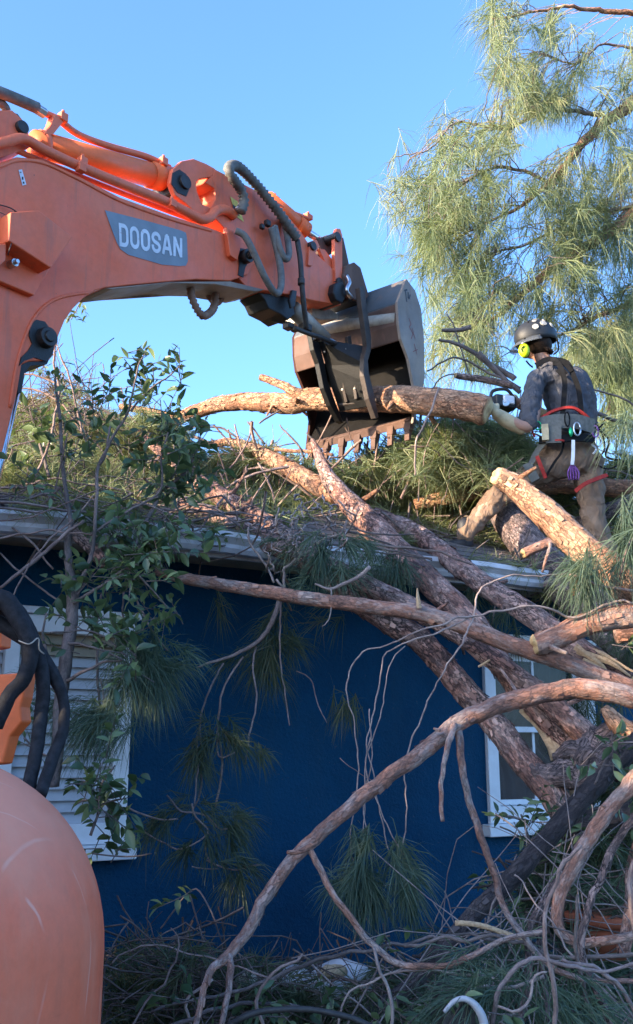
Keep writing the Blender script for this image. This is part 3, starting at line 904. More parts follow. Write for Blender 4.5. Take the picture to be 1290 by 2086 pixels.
# decal with lettering
m2 = MB(); dp = [(214, 428), (300, 450), (368, 469), (379, 474), (381, 484), (383, 532), (379, 541), (366, 542), (330, 539), (262, 519), (246, 508), (238, 494), (226, 462)]
m2.add([E(u, v, .003) for u, v in dp], [list(range(len(dp)))]); dec = m2.build('decal', 'decal_grey', exc, smooth=False)
def quadmap(c, x, y):
    (ax0, ay0), (bx0, by0), (cx0, cy0), (dx0, dy0) = c   # tl,tr,br,bl ; y down
    u = (ax0 * (1 - x) + bx0 * x) * (1 - y) + (dx0 * (1 - x) + cx0 * x) * y
    v = (ay0 * (1 - x) + by0 * x) * (1 - y) + (dy0 * (1 - x) + cy0 * x) * y
    return u, v
def arc(cx, cy, rx, ry, a0, a1, n=7): return [(cx + rx * math.cos(R(a0 + (a1 - a0) * i / n)), cy + ry * math.sin(R(a0 + (a1 - a0) * i / n))) for i in range(n + 1)]
GL = {
 'D': [([(.12, 0), (.50, 0)] + arc(.52, .28, .36, .28, -90, 0) + arc(.52, .72, .36, .28, 0, 90) + [(.12, 1)], True)],
 'O': [(arc(.5, .28, .38, .28, 180, 360) + arc(.5, .72, .38, .28, 0, 180), True)],
 'S': [([(.88, .34)] + arc(.5, .25, .38, .25, 0, -180) + [(.16, .36), (.30, .46), (.70, .56), (.84, .66)] + arc(.5, .75, .38, .25, 0, 180) + [(.12, .66)], False)],
 'A': [([(.06, 1.08), (.42, -.02)], False), ([(.94, 1.08), (.58, -.02)], False), ([(.2, .72), (.8, .72)], False), ([(.38, 0), (.62, 0)], False)],
 'N': [([(.14, 1.08), (.14, -.08)], False), ([(.86, 1.08), (.86, -.08)], False), ([(.14, -.05), (.86, 1.05)], False)],
}
def word(mb, txt, quad, h, w=None, adv=.155, gw=.140, st=.28):
    n = len(txt)
    for i, ch in enumerate(txt):
        x0 = i / n + .1 / n; gw_ = .84 / n
        for (pl, closed) in GL[ch]:
            pts = [Vector((x, y * .86 + .07)) for x, y in pl]
            asp = 1.45   # a glyph is taller than wide
            P2 = [Vector((p.x, p.y * asp)) for p in pts]
            m = len(P2); L, Rr = [], []
            for k in range(m):
                a = P2[(k - 1) % m] if closed or k > 0 else P2[k]
                b = P2[(k + 1) % m] if closed or k < m - 1 else P2[k]
                d1 = (P2[k] - a); d2 = (b - P2[k])
                if d1.length < 1e-6: d1 = d2
                if d2.length < 1e-6: d2 = d1
                d1.normalize(); d2.normalize()
                t = (d1 + d2); t = t.normalized() if t.length > 1e-6 else d1
                nn = Vector((-t.y, t.x)); sc = 1 / max(.6, t.dot(d1))
                hw = (.135 if ch != 'A' or True else .12) * sc
                L.append(P2[k] + nn * hw); Rr.append(P2[k] - nn * hw)
            vs = []
            for q in L + Rr:
                u, v = quadmap(quad, x0 + q.x * gw_, q.y / asp)
                vs.append(E(u, v, h + .0004 * (pl is not GL[ch][0][0]) * (1 + GL[ch].index((pl, closed)))))
            fs = []
            for k in range(m if closed else m - 1):
                j = (k + 1) % m
                fs.append([k, j, m + j, m + k])
            mb.add(vs, fs)
m2 = MB(); word(m2, 'DOOSAN', [(240, 454), (373, 486), (373, 525), (242, 500)], .005)
m2.build('lettering', 'decal_white', dec, smooth=False)
m2 = MB(); m2.add([E(u, v, .003) for u, v in [(38, 346), (45, 345), (54, 376), (46, 378)]], [[0, 1, 2, 3]]); d2 = m2.build('decal', 'decal_white', exc, smooth=False)
m2 = MB()
for (a, b) in (((41, 350), (44, 350)), ((45, 360), (48, 364)), ((47, 370), (50, 372))):
    m2.add([E(a[0], a[1], .005), E(b[0], a[1], .005), E(b[0], b[1] + 2, .005), E(a[0], b[1] + 2, .005)], [[0, 1, 2, 3]])
m2.build('printed_marks', 'black_steel', d2, smooth=False)
m2 = MB(); m2.add([E(u, v, AW + .005) for u, v in [(469, 400), (484, 410), (497, 452), (480, 440)]], [[0, 1, 2, 3]]); d2 = m2.build('decal', 'decal_yellow', exc, smooth=False)
m2 = MB(); m2.add([E(u, v, AW + .007) for u, v in [(474, 416), (481, 421), (476, 428)]], [[0, 1, 2]]); m2.add([E(u, v, AW + .007) for u, v in [(478, 432), (488, 438), (489, 441), (479, 435)]], [[0, 1, 2, 3]]); m2.build('printed_marks', 'black_steel', d2, smooth=False)
# loose wire on the boom side
pipe([(-10, 415, .01), (22, 424, .02), (45, 440, .03), (68, 455, .02)], 2.4, .02, 'black_steel', 'loose_wire')
pipe([(30, 428, .02), (33, 455, .03), (27, 485, .03), (22, 500, .14), (16, 520, .12)], 2.2, .02, 'black_steel', 'loose_wire')
pipe([(-10, 428, .01), (30, 445, .02), (55, 447, .02)], 1.6, .02, 'black_steel', 'loose_wire')
# hoses
pipe([(490, 432, .06), (497, 412, .07), (492, 388, .08), (474, 362, .10), (466, 345, .10), (474, 337, .08), (492, 345, .06), (530, 385, .05), (570, 435, .06), (605, 486, .06)], 19, .05, 'hose_grey', 'hydraulic_hose', None, True)
pipe([(484, 430, .04), (492, 420, .05), (498, 408, .065)], 16, .05, 'steel', 'hose_fitting')
pipe([(606, 490, .06), (612, 530, .08), (615, 575, .08), (619, 620, .06), (625, 668, .02)], 11, .05, 'rubber', 'hydraulic_hose')
pipe([(614, 568, .08), (614, 580, .08)], 15, .05, 'rubber', 'hose_fitting')
pipe([(480, 470, .06), (498, 480, .09), (515, 510, .11), (540, 565, .12), (560, 596, .11), (571, 590, .10), (573, 560, .08), (566, 515, .06), (553, 465, .04)], 14, .05, 'hose_grey', 'hydraulic_hose')
pipe([(560, 462, .04), (570, 505, .08), (582, 528, .09), (589, 515, .06), (584, 475, .02), (576, 445, .0)], 13, .05, 'hose_grey', 'hydraulic_hose')
pipe([(388, 574, -.10), (391, 605, -.06), (405, 635, -.04), (418, 643, -.05), (436, 625, -.10), (440, 580, -.14)], 15, -.1, 'hose_brown', 'hydraulic_hose', None, True)
pipe([(418, 574, -.20), (424, 600, -.18), (440, 618, -.18), (453, 605, -.20), (457, 577, -.22)], 12, -.1, 'hose_brown', 'hydraulic_hose')
pipe([(533, 605, -.20), (540, 635, -.20), (556, 652, -.16), (585, 658, -.10)], 7, -.1, 'rubber', 'hydraulic_hose')
# bits at the hose ends
for (u, v, w0, s) in ((545, 455, .02, .020), (534, 462, .02, .016), (577, 450, .02, .020), (556, 470, .02, .016)):
    m2 = MB(); c = E(u, v, w0); box(m2, c, ED * s, EN * s * .8, Vector((0, 0, s))); hard(m2, 'hose_fitting', 'black_steel', exc, .006)
# bucket cylinder and linkage
m2 = MB(); a, b = E(545, 405, -.12), E(622, 470, -.12)
cyl(m2, a, b, .056, .056, 28); bc = m2.build('bucket_cylinder', 'orange_bright', exc)
m2 = MB(); ax2 = (b - a).normalized(); cyl(m2, b - ax2 * .1, b, .063, .063, 28); m2.build('gland', 'orange_bright', bc)
m2 = MB(); cyl(m2, b, E(668, 500, -.12), .026, .026, 20); m2.build('rod', 'chrome', bc)
pipe([(538, 398, -.1), (560, 412, -.08), (590, 430, -.08), (628, 445, -.08)], 8, -.08, 'orange_paint')
for (u, v) in ((560, 405), (628, 442), (578, 425)):
    m2 = MB(); c = E(u, v, -.09); box(m2, c, ED * .03, EN * .02, Vector((0, 0, .018))); cyl(m2, c, c + Vector((0, 0, .04)), .01, .01, 6); hard(m2, 'pipe_clamp', 'orange_paint', exc, .004)
m2 = MB(); prism(m2, [(648, 486), (668, 478), (686, 482), (688, 508), (672, 520), (656, 516)], -.09, -.25); hard(m2, 'rod_eye', 'bucket_rust', exc, .01)
for w0 in (.0, -.20):
    m2 = MB(); prism(m2, [(682, 478), (687, 465), (694, 466), (698, 480), (698, 560), (703, 590), (698, 604), (686, 600), (684, 570), (682, 520)], w0, w0 - .03); hard(m2, 'link_plate', 'orange_paint', exc, .004)
    m2 = MB(); prism(m2, [(632, 492), (646, 488), (652, 502), (640, 520), (636, 542), (628, 540), (630, 515)], w0, w0 - .03); hard(m2, 'link_plate', 'orange_paint', exc, .004)
    m2 = MB(); prism(m2, [(650, 506), (662, 508), (692, 548), (700, 572), (690, 578), (676, 562)], w0 - .035, w0 - .06); hard(m2, 'link_plate', 'orange_paint', exc, .004)
    m2 = MB(); prism(m2, [(690, 482), (700, 484), (712, 540), (722, 562), (712, 572), (698, 545)], w0 - .035, w0 - .06); hard(m2, 'link_plate', 'bucket_rust', exc, .004)
for (u, v, r_) in ((690, 482, .036), (694, 575, .036), (640, 500, .032), (716, 566, .03)):
    m2 = MB(); q = E(u, v, .015); cyl(m2, q, q - EN * .26, r_, r_, 20); hard(m2, 'pin', 'black_steel', exc, .003)
m2 = MB(); prism(m2, [(683, 578), (694, 572), (704, 580), (706, 604), (698, 618), (686, 612), (680, 595)], .035, -.26); hard(m2, 'arm_tip_boss', 'grease', exc, .01)
# coupler / bucket ears
for w0 in (.02, -.10, -.26):
    m2 = MB(); prism(m2, [(700, 560), (706, 540), (722, 534), (735, 545), (744, 575), (752, 602), (742, 616), (722, 610), (708, 600)], w0, w0 - .04); hard(m2, 'bucket_ear', 'bucket_rust' if w0 > 0 else 'black_steel', exc, .005)
m2 = MB(); prism(m2, [(702, 575), (716, 556), (738, 560), (748, 600), (740, 618), (712, 612)], .0, -.30); hard(m2, 'coupler', 'black_steel', exc, .01)
pipe([(706, 562, .04), (712, 575, .06), (706, 592, .06), (716, 606, .05)], 9, .05, 'steel', 'coupler_latch')
# bucket
BR, BL_ = .30, -.64
shell_px = [(817, 690), (812, 655), (810, 615), (828, 568), (846, 592), (858, 630), (864, 690), (865, 770), (858, 820), (842, 862)]
pl_px = shell_px + [(846, 800), (832, 730)]
inner = [(817, 690), (814, 655), (814, 618), (828, 575), (842, 596), (854, 632), (860, 690), (861, 770), (854, 816), (840, 858)]
m2 = MB()
near = [E(u, v, BR) for u, v in shell_px]; near_i = [E(u, v, BR) for u, v in inner]
KW = EN * (BL_ - BR)
n_ = len(near)
vs = near + near_i + [q + KW for q in near] + [q + KW for q in near_i]
fs = []
for i in range(n_ - 1):
    fs += [[i, i + 1, 2 * n_ + i + 1, 2 * n_ + i], [n_ + i, 3 * n_ + i, 3 * n_ + i + 1, n_ + i + 1], [i, n_ + i, n_ + i + 1, i + 1], [2 * n_ + i, 2 * n_ + i + 1, 3 * n_ + i + 1, 3 * n_ + i]]
fs += [[0, 2 * n_, 3 * n_, n_], [n_ - 1, 2 * n_ - 1, 4 * n_ - 1, 3 * n_ - 1]]
m2.add(vs, fs)
bucket = m2.build('bucket', 'bucket_blue', exc, smooth=False); recalc(bucket)
m2 = MB(); ii = [q + (E(817, 760, BR) - q).normalized() * .004 for q in near_i]; kk = KW
m2.add(ii + [q + kk for q in ii], [[i, i + 1, n_ + i + 1, n_ + i] for i in range(n_ - 1)]); m2.build('shade_sheet', 'bucket_shade', bucket)  # dark sheet added over the inner faces to stand for shade
m2 = MB(); prism(m2, pl_px, BR + .022, BR); hard(m2, 'side_plate', 'bucket_steel', bucket, .004)
m2 = MB(); prism(m2, pl_px, BR, BR - .022)
sh = E(0, 0, 0)
ob = m2.build('side_plate', 'bucket_shaded_rust', bucket, smooth=False); recalc(ob)
for q in ob.data.vertices: q.co += KW
m2 = MB(); prism(m2, [(808, 620), (813, 614), (820, 640), (823, 690), (816, 694), (809, 660)], BR - .002, BL_ + .002); hard(m2, 'top_lip', 'bucket_rust', bucket, .012, 3)
m2 = MB(); prism(m2, [(838, 852), (848, 842), (849, 862), (842, 867)], BR, BL_); hard(m2, 'cutting_edge', 'bucket_rust', bucket, .004)
for i in range(7):
    ww = BR - .04 - i * (BR - BL_ - .08) / 6
    o0 = E(843, 862, BR); c = o0 + EN * (ww - BR)
    m2 = MB()
    dn = Vector((0, 0, -1)); fw = ED * -1
    tl = .12 + .02 * random.random()
    vs = []
    for (k, hw, ht) in ((-.03, .027, .026), (.05, .026, .022), (.052, .020, .018), (tl, .019, .010)):
        cc = c + dn * k + fw * k * .18
        vs += [cc - EN * hw - ED * ht, cc + EN * hw - ED * ht, cc + EN * hw + ED * ht, cc - EN * hw + ED * ht]
    fs = [[0, 1, 2, 3], [15, 14, 13, 12]]
    for a in (0, 4, 8):
        for j in range(4): fs.append([a + j, a + (j + 1) % 4, a + 4 + (j + 1) % 4, a + 4 + j])
    m2.add(vs, fs); hard(m2, 'tooth', 'bucket_rust', bucket, .004)
# scrawled marks on the side plate
m2 = MB()
def ink(mb, pts, wd, w0):
    q = [E(u, v, w0) for u, v in pts]
    for a, b in zip(q[:-1], q[1:]):
        d = b - a; n__ = d.normalized().cross(EN) * wd
        mb.add([a - n__, b - n__, b + n__, a + n__], [[0, 1, 2, 3]])
for k, pts in enumerate(([(826, 590), (829, 615)], [(824, 592), (830, 590)], [(832, 595), (832, 607), (835, 608)], [(836, 600), (834, 607)])): ink(m2, pts, .006, BR + .0235 + .0005 * k)
m2.build('marker_writing', 'black_steel', bucket, smooth=False)
m2 = MB()
for k, pts in enumerate(([(833, 648), (838, 660), (834, 666), (842, 680), (838, 690)], [(840, 668), (846, 690)], [(844, 700), (850, 722)], [(842, 716), (851, 712)])): ink(m2, pts, .003, BR + .0235 + .0005 * k)
m2.build('marker_writing', 'red_mark', bucket, smooth=False)
# thumb
m2 = MB()
prism(m2, [(733, 585), (742, 582), (750, 640), (757, 690), (756, 715), (750, 735), (752, 760), (762, 800), (772, 850), (766, 852), (752, 812), (742, 765), (742, 730), (748, 705), (744, 670), (738, 630)], .18, .14)
thumb = hard(m2, 'thumb', 'thumb_edge', exc, .004)
m2 = MB(); prism(m2, [(632, 668), (648, 680), (660, 735), (668, 775), (684, 820), (700, 862), (692, 858), (674, 826), (660, 790), (650, 740), (640, 712)], -.13, -.17); hard(m2, 'thumb_plate', 'thumb_steel', thumb, .004)
# web between
a1_ = [E(648, 690, -.13), E(664, 745, -.13), E(676, 790, -.13), E(692, 838, -.13)]
b1_ = [E(748, 705, .14), E(744, 742, .14), E(752, 780, .14), E(764, 825, .14)]
m2 = MB()
vs = a1_ + b1_ + [q + ED * .012 for q in a1_] + [q + ED * .012 for q in b1_]
fs = []
for i in range(3): fs += [[i, i + 1, 5 + i, 4 + i], [8 + i, 12 + i, 13 + i, 9 + i]]
fs += [[0, 4, 12, 8], [3, 11, 15, 7]]
m2.add(vs, fs); hard(m2, 'thumb_web', 'thumb_steel', thumb, .002)
for (u0, v0, u1, v1, w0) in ((682, 705, 708, 815, -.04), (708, 685, 728, 808, .04)):
    m2 = MB(); prism(m2, [(u0, v0), (u0 + 7, v0 - 2), (u1 + 6, v1), (u1, v1 + 4)], w0, w0 - .025); hard(m2, 'thumb_rib', 'thumb_edge', thumb, .003)
m2 = MB(); cyl(m2, E(692, 825, -.12), E(768, 815, .15), .016); hard(m2, 'crossbar', 'thumb_edge', thumb, 0)
for (u, v, w0) in ((652, 693, -.105), (661, 717, -.105), (698, 794, .0), (723, 792, .05), (704, 712, .02)):
    m2 = MB(); q = E(u, v, w0); cyl(m2, q, q - ED * .006, .009, .009, 12); m2.build('bolt', 'beige_steel', thumb)
# thumb cylinder
m2 = MB(); a, b = E(597, 630, -.10), E(662, 690, -.12); cyl(m2, a, b, .058, .050, 24); tc = m2.build('thumb_cylinder', 'beige_steel', exc)
m2 = MB(); cyl(m2, b, E(704, 712, -.14), .024, .024, 16); m2.build('rod', 'steel', tc)
m2 = MB(); prism(m2, [(528, 596), (585, 600), (598, 618), (602, 640), (588, 652), (572, 640), (548, 628), (540, 610)], -.06, -.24); hard(m2, 'thumb_mount', 'grease', exc, .008)
m2 = MB(); prism(m2, [(596, 590), (606, 592), (602, 625), (594, 628), (590, 610)], .0, -.02); hard(m2, 'thumb_mount', 'black_steel', exc, .006)
for (u, v, w0, s) in ((588, 665, -.05, .03), (622, 668, -.02, .035), (600, 672, -.05, .02), (645, 690, -.08, .02)):
    m2 = MB(); c = E(u, v, w0); box(m2, c, ED * s, EN * s, Vector((0, 0, s * .7))); hard(m2, 'hose_fitting', 'black_steel', exc, .008)
pipe([(600, 668, .0), (630, 680, .0), (655, 688, -.02), (700, 708, -.05)], 10, 0, 'rubber', 'hydraulic_hose')
# arm belly plate behind: lighter block under the arm
m2 = MB(); prism(m2, [(636, 620), (668, 626), (690, 640), (690, 650), (655, 652), (636, 646)], -.15, -.4); hard(m2, 'bucket_bracket', 'beige_steel', exc, .01)
m2 = MB(); cyl(m2, E(655, 672, -.38), E(810, 650, .28), .05, .05, 20); m2.build('crossbar', 'beige_steel', bucket)

# engine hood / side of the upper body, lower left
def rounded_box(c, ax, ay, az, rad, seg, name, m, parent):
    mb = MB(); box(mb, c, ax, ay, az)
    o = mb.build(name, m, parent, smooth=True); recalc(o)
    b = o.modifiers.new('bevel', 'BEVEL'); b.width = rad; b.segments = seg; b.limit_method = 'NONE'; b.profile = .5
    return o
hood_c = Vector((-1.37, 2.92, 0))
rounded_box(Vector((-1.26, 2.80, 1.015)), EN * .64, ED * .64, Vector((0, 0, .70)), .53, 18, 'engine_hood', 'orange_hood', exc)
rounded_box(Vector((-2.5, 1.9, .70)), EN * 1.1, ED * 1.4, Vector((0, 0, .15)), .06, 3, 'turntable_deck', 'black_steel', exc)
for s_ in (-1, 1):
    c = Vector((-2.5, 1.9, .36)) + EN * .95 * s_
    tr = rounded_box(c, EN * .24, ED * 1.7, Vector((0, 0, .34)), .22, 5, 'track', 'black_steel', exc)
# red bracket and sleeved hoses
m2 = MB()
br = [(-30, 1375), (55, 1370), (48, 1420), (42, 1440), (45, 1470), (20, 1500), (5, 1556), (-30, 1560)]
q = [P(u, v, 3.35) for u, v in br]
n_ = len(q); m2.add(q + [p + Vector((.02, .05, 0)) for p in q], [list(range(n_)), list(range(2 * n_ - 1, n_ - 1, -1))] + [[i, i + n_, (i + 1) % n_ + n_, (i + 1) % n_] for i in range(n_)])
hard(m2, 'hose_bracket', 'orange_bright', exc, .006)
q = [P(u, v, 3.36) for u, v in [(-20, 1265), (5, 1270), (2, 1318), (-20, 1322)]]
m2 = MB(); m2.add(q + [p + Vector((.02, .05, 0)) for p in q], [[0, 1, 2, 3], [7, 6, 5, 4], [0, 4, 5, 1], [1, 5, 6, 2], [2, 6, 7, 3], [3, 7, 4, 0]]); hard(m2, 'hose_bracket', 'orange_bright', exc, .004)
for pts in ([(-40, 1215, 3.2, 40), (10, 1222, 3.2, 38), (40, 1265, 3.2, 36), (60, 1320, 3.2, 34), (50, 1380, 3.2, 30), (20, 1420, 3.2, 30), (-10, 1480, 3.2, 30)],
            [(-40, 1225, 3.25, 36), (20, 1240, 3.25, 38), (55, 1290, 3.25, 36), (75, 1335, 3.25, 32), (88, 1390, 3.25, 28), (85, 1450, 3.25, 27), (76, 1520, 3.2, 27), (55, 1640, 3.1, 27)],
            [(-20, 1260, 3.28, 30), (30, 1290, 3.28, 30), (72, 1320, 3.28, 28), (105, 1370, 3.28, 26), (130, 1420, 3.28, 22), (132, 1480, 3.25, 22), (112, 1535, 3.2, 24), (80, 1620, 3.1, 24)]):
    pl = smooth_path(px(pts), .02)
    v_, f_, b_ = tube(pl, 12, .10, 22, .006, random.random() * 9)
    m2 = MB(); m2.add(v_, f_, b_); m2.build('sleeved_hose', 'black_sleeve', exc)
v_, f_, b_ = tube(smooth_path(px([(38, 1305, 3.17, 3), (60, 1312, 3.14, 3), (78, 1300, 3.17, 3), (80, 1322, 3.18, 3), (90, 1332, 3.2, 3)]), .01), 5)
m2 = MB(); m2.add(v_, f_, b_); m2.build('cable_tie', 'beige_steel', exc)

# ------------------------------------------------------------------ trunks and logs
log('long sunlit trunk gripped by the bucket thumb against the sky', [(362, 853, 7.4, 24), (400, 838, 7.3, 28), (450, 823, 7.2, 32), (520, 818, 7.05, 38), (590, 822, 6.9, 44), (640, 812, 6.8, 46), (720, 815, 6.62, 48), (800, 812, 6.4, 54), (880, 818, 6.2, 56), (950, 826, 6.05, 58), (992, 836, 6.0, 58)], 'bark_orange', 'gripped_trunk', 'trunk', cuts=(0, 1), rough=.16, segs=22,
    snags=[[(640, 812, 6.78, 30), (600, 798, 6.8, 26), (565, 782, 6.85, 20), (530, 768, 6.9, 17)], [(600, 828, 6.88, 16), (595, 838, 6.88, 14), (598, 843, 6.88, 10)]])
log('short thick log with yellow cut end leaning in front of the worker', [(1014, 970, 4.75, 38), (1050, 992, 4.75, 46), (1110, 1045, 4.65, 60), (1180, 1110, 4.55, 62), (1250, 1170, 4.45, 66), (1340, 1250, 4.35, 72)], 'bark_orange', 'cut_log', 'log', cuts=(1.6, 0), rough=.14, segs=24)
log('stubby log with sawn end lying across the lower right trunks', [(1092, 1312, 4.25, 46), (1130, 1300, 4.25, 50), (1200, 1270, 4.25, 50), (1290, 1252, 4.25, 54), (1340, 1240, 4.25, 54)], 'bark_limb', 'cut_log', 'log', cuts=(1, 0), rough=.12)
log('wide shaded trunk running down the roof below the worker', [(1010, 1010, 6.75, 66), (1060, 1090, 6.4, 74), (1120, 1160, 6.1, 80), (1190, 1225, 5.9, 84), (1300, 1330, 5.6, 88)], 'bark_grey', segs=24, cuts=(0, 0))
log('thick forked trunk climbing from the eave to the bucket teeth', [(636, 895, 6.2, 10), (648, 925, 6.15, 20), (668, 970, 6.0, 32), (700, 1012, 5.85, 44), (765, 1078, 5.6, 56), (830, 1145, 5.3, 58), (900, 1208, 5.05, 56), (975, 1282, 4.85, 52), (1030, 1370, 4.75, 44), (1075, 1428, 4.7, 40), (1135, 1490, 4.65, 38), (1185, 1535, 4.6, 36)], 'bark_pink', segs=22, rough=.14)
log('sunlit peeling trunk resting on the roof brush left of the fork', [(425, 908, 7.2, 14), (470, 900, 7.0, 18), (520, 918, 6.8, 28), (580, 950, 6.5, 36), (640, 985, 6.2, 40), (690, 1010, 5.98, 40)], 'bark_orange', segs=18, rough=.16,
    snags=[[(560, 915, 6.6, 10), (620, 918, 6.5, 9), (680, 925, 6.4, 7)], [(740, 1020, 5.8, 14), (770, 1000, 5.7, 10)]])
log('middle trunk slanting from the roof brush to the upturned roots', [(375, 1030, 5.3, 40), (430, 1055, 5.2, 44), (500, 1085, 5.1, 46), (560, 1112, 5.0, 46), (640, 1145, 4.85, 44), (700, 1170, 4.8, 44), (780, 1208, 4.75, 42), (860, 1248, 4.7, 42), (950, 1300, 4.65, 42), (1050, 1378, 4.6, 44), (1130, 1440, 4.55, 46), (1215, 1515, 4.5, 52)], 'bark_pink', segs=20)
log('lowest diagonal trunk crossing the blue wall and right window', [(392, 975, 5.9, 34), (465, 1020, 5.6, 40), (535, 1064, 5.35, 42), (610, 1120, 5.1, 44), (690, 1195, 4.95, 46), (790, 1265, 4.85, 48), (850, 1300, 4.8, 50), (906, 1358, 4.75, 52), (960, 1420, 4.7, 52), (1010, 1475, 4.65, 52), (1062, 1545, 4.55, 54), (1120, 1612, 4.45, 54), (1150, 1668, 4.4, 50)], 'bark_pink', segs=22, cuts=(0, 1))
log('slim straight trunk passing low across the blue wall', [(318, 1162, 4.55, 20), (380, 1180, 4.55, 26), (480, 1195, 4.5, 29), (600, 1215, 4.45, 32), (720, 1232, 4.4, 33), (850, 1248, 4.35, 35), (930, 1270, 4.32, 37), (1010, 1302, 4.3, 38), (1100, 1332, 4.3, 38), (1180, 1362, 4.3, 36), (1270, 1392, 4.3, 34), (1330, 1420, 4.3, 34)], 'bark_limb', segs=16, rough=.1)
log('upper diagonal trunk splintered near the right edge', [(765, 1050, 6.2, 34), (830, 1078, 6.0, 38), (880, 1108, 5.75, 42), (945, 1162, 5.35, 44), (1007, 1205, 5.1, 46), (1061, 1238, 4.95, 46), (1119, 1280, 4.85, 48), (1178, 1322, 4.75, 50), (1230, 1352, 4.7, 44), (1285, 1385, 4.65, 26)], 'bark_pink', segs=20, cuts=(0, 1.5))
log('reddish log lying behind the legs of the worker', [(845, 1028, 6.9, 22), (900, 1015, 6.85, 28), (960, 1005, 6.8, 30), (1050, 992, 6.8, 34), (1150, 988, 6.8, 36), (1230, 992, 6.8, 36), (1340, 1000, 6.8, 36)], 'bark_orange')
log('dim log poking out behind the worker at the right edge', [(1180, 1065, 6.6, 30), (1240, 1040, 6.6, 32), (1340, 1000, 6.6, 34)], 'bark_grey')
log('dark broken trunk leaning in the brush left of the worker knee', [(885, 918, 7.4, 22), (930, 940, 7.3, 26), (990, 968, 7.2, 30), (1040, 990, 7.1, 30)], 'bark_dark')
log('thick trunk end under the left shrub lying over the gutter', [(-40, 1000, 5.0, 26), (10, 1015, 4.9, 28), (60, 1035, 4.75, 30), (130, 1068, 4.6, 32), (170, 1100, 4.5, 30), (215, 1150, 4.4, 22)], 'bark_pink')
log('thin trunk lying along the roof brush behind the left shrub', [(30, 828, 7.0, 14), (120, 845, 6.9, 16), (200, 852, 6.8, 18), (260, 872, 6.6, 20), (330, 920, 6.2, 22), (390, 970, 5.9, 24)], 'bark_pink')
log('pale bleached limb lying far back on the left roof brush', [(245, 828, 7.3, 12), (300, 838, 7.2, 14), (360, 850, 7.1, 14)], 'bark_orange', 'broken_limb', 'branch')
log('short broken stub propped on the wide shaded trunk', [(1068, 1127, 5.3, 20), (1100, 1113, 5.3, 20), (1142, 1095, 5.3, 22)], 'bark_limb', 'broken_stub', 'branch', cuts=(1, 0), snags=[[(1125, 1100, 5.3, 10), (1118, 1130, 5.2, 9), (1105, 1165, 5.2, 6)]])
log('broken dark pole sticking out behind the chainsaw', [(930, 765, 6.6, 13), (980, 772, 6.6, 15), (1045, 787, 6.6, 16)], 'bark_grey', 'broken_limb', 'branch', cuts=(1, 0))
log('arching pale limb sweeping across the foreground to the ground', [(1330, 1435, 3.6, 46), (1270, 1416, 3.6, 46), (1200, 1403, 3.6, 44), (1120, 1410, 3.6, 42), (1020, 1437, 3.58, 40), (930, 1478, 3.55, 38), (830, 1553, 3.5, 34), (730, 1632, 3.45, 32), (670, 1680, 3.42, 31), (622, 1722, 3.4, 30), (560, 1805, 3.38, 27), (505, 1890, 3.35, 25), (462, 1950, 3.3, 22), (430, 1970, 3.25, 16), (412, 2010, 3.2, 13), (395, 2110, 3.15, 11)], 'bark_limb', 'arching_limb', 'branch', segs=16, rough=.12, wobble=.014,
    snags=[[(925, 1478, 3.52, 18), (908, 1530, 3.45, 13), (901, 1600, 3.42, 11), (905, 1672, 3.4, 10)],
           [(935, 1480, 3.55, 20), (940, 1560, 3.5, 16), (962, 1660, 3.48, 16), (1000, 1760, 3.45, 16), (1025, 1840, 3.43, 15), (1065, 1895, 3.4, 14), (1100, 1950, 3.38, 14), (1180, 1990, 3.35, 12), (1310, 2000, 3.35, 10)],
           [(632, 1728, 3.4, 15), (660, 1790, 3.38, 15), (705, 1860, 3.36, 15), (765, 1925, 3.35, 15), (830, 1962, 3.35, 15), (930, 1960, 3.35, 13), (1020, 1920, 3.35, 12), (1110, 1895, 3.35, 12)],
           [(640, 1715, 3.4, 20), (612, 1732, 3.38, 12), (588, 1738, 3.37, 8)],
           [(466, 1945, 3.3, 18), (466, 2000, 3.25, 15), (448, 2100, 3.2, 12)]])
log('blackened trunk leaning from the roots down to the lower left', [(1330, 1480, 4.1, 40), (1280, 1530, 4.1, 42), (1215, 1595, 4.08, 42), (1140, 1680, 4.05, 42), (1060, 1770, 4.0, 40), (980, 1850, 3.95, 37), (900, 1935, 3.9, 34), (830, 2010, 3.85, 32), (740, 2080, 3.8, 30), (660, 2130, 3.8, 28)], 'bark_dark', segs=18)
log('brown bowed branch curving down and back at the right edge', [(1330, 1560, 3.7, 34), (1285, 1600, 3.7, 34), (1225, 1670, 3.68, 32), (1185, 1730, 3.66, 30), (1155, 1800, 3.64, 27), (1138, 1860, 3.62, 24), (1150, 1905, 3.6, 22), (1190, 1925, 3.58, 20), (1250, 1915, 3.56, 18), (1330, 1900, 3.55, 18)], 'bark_limb', 'bowed_branch', 'branch', segs=14, rough=.13, wobble=.014)
log('slender drooping branch reaching the bottom right corner', [(1340, 1640, 3.5, 18), (1290, 1675, 3.5, 18), (1240, 1750, 3.5, 17), (1205, 1830, 3.48, 16), (1190, 1900, 3.46, 16), (1200, 1960, 3.45, 15), (1225, 2020, 3.4, 14), (1260, 2120, 3.4, 13)], 'bark_grey', 'drooping_branch', 'branch', segs=10, rough=.14, wobble=.018)
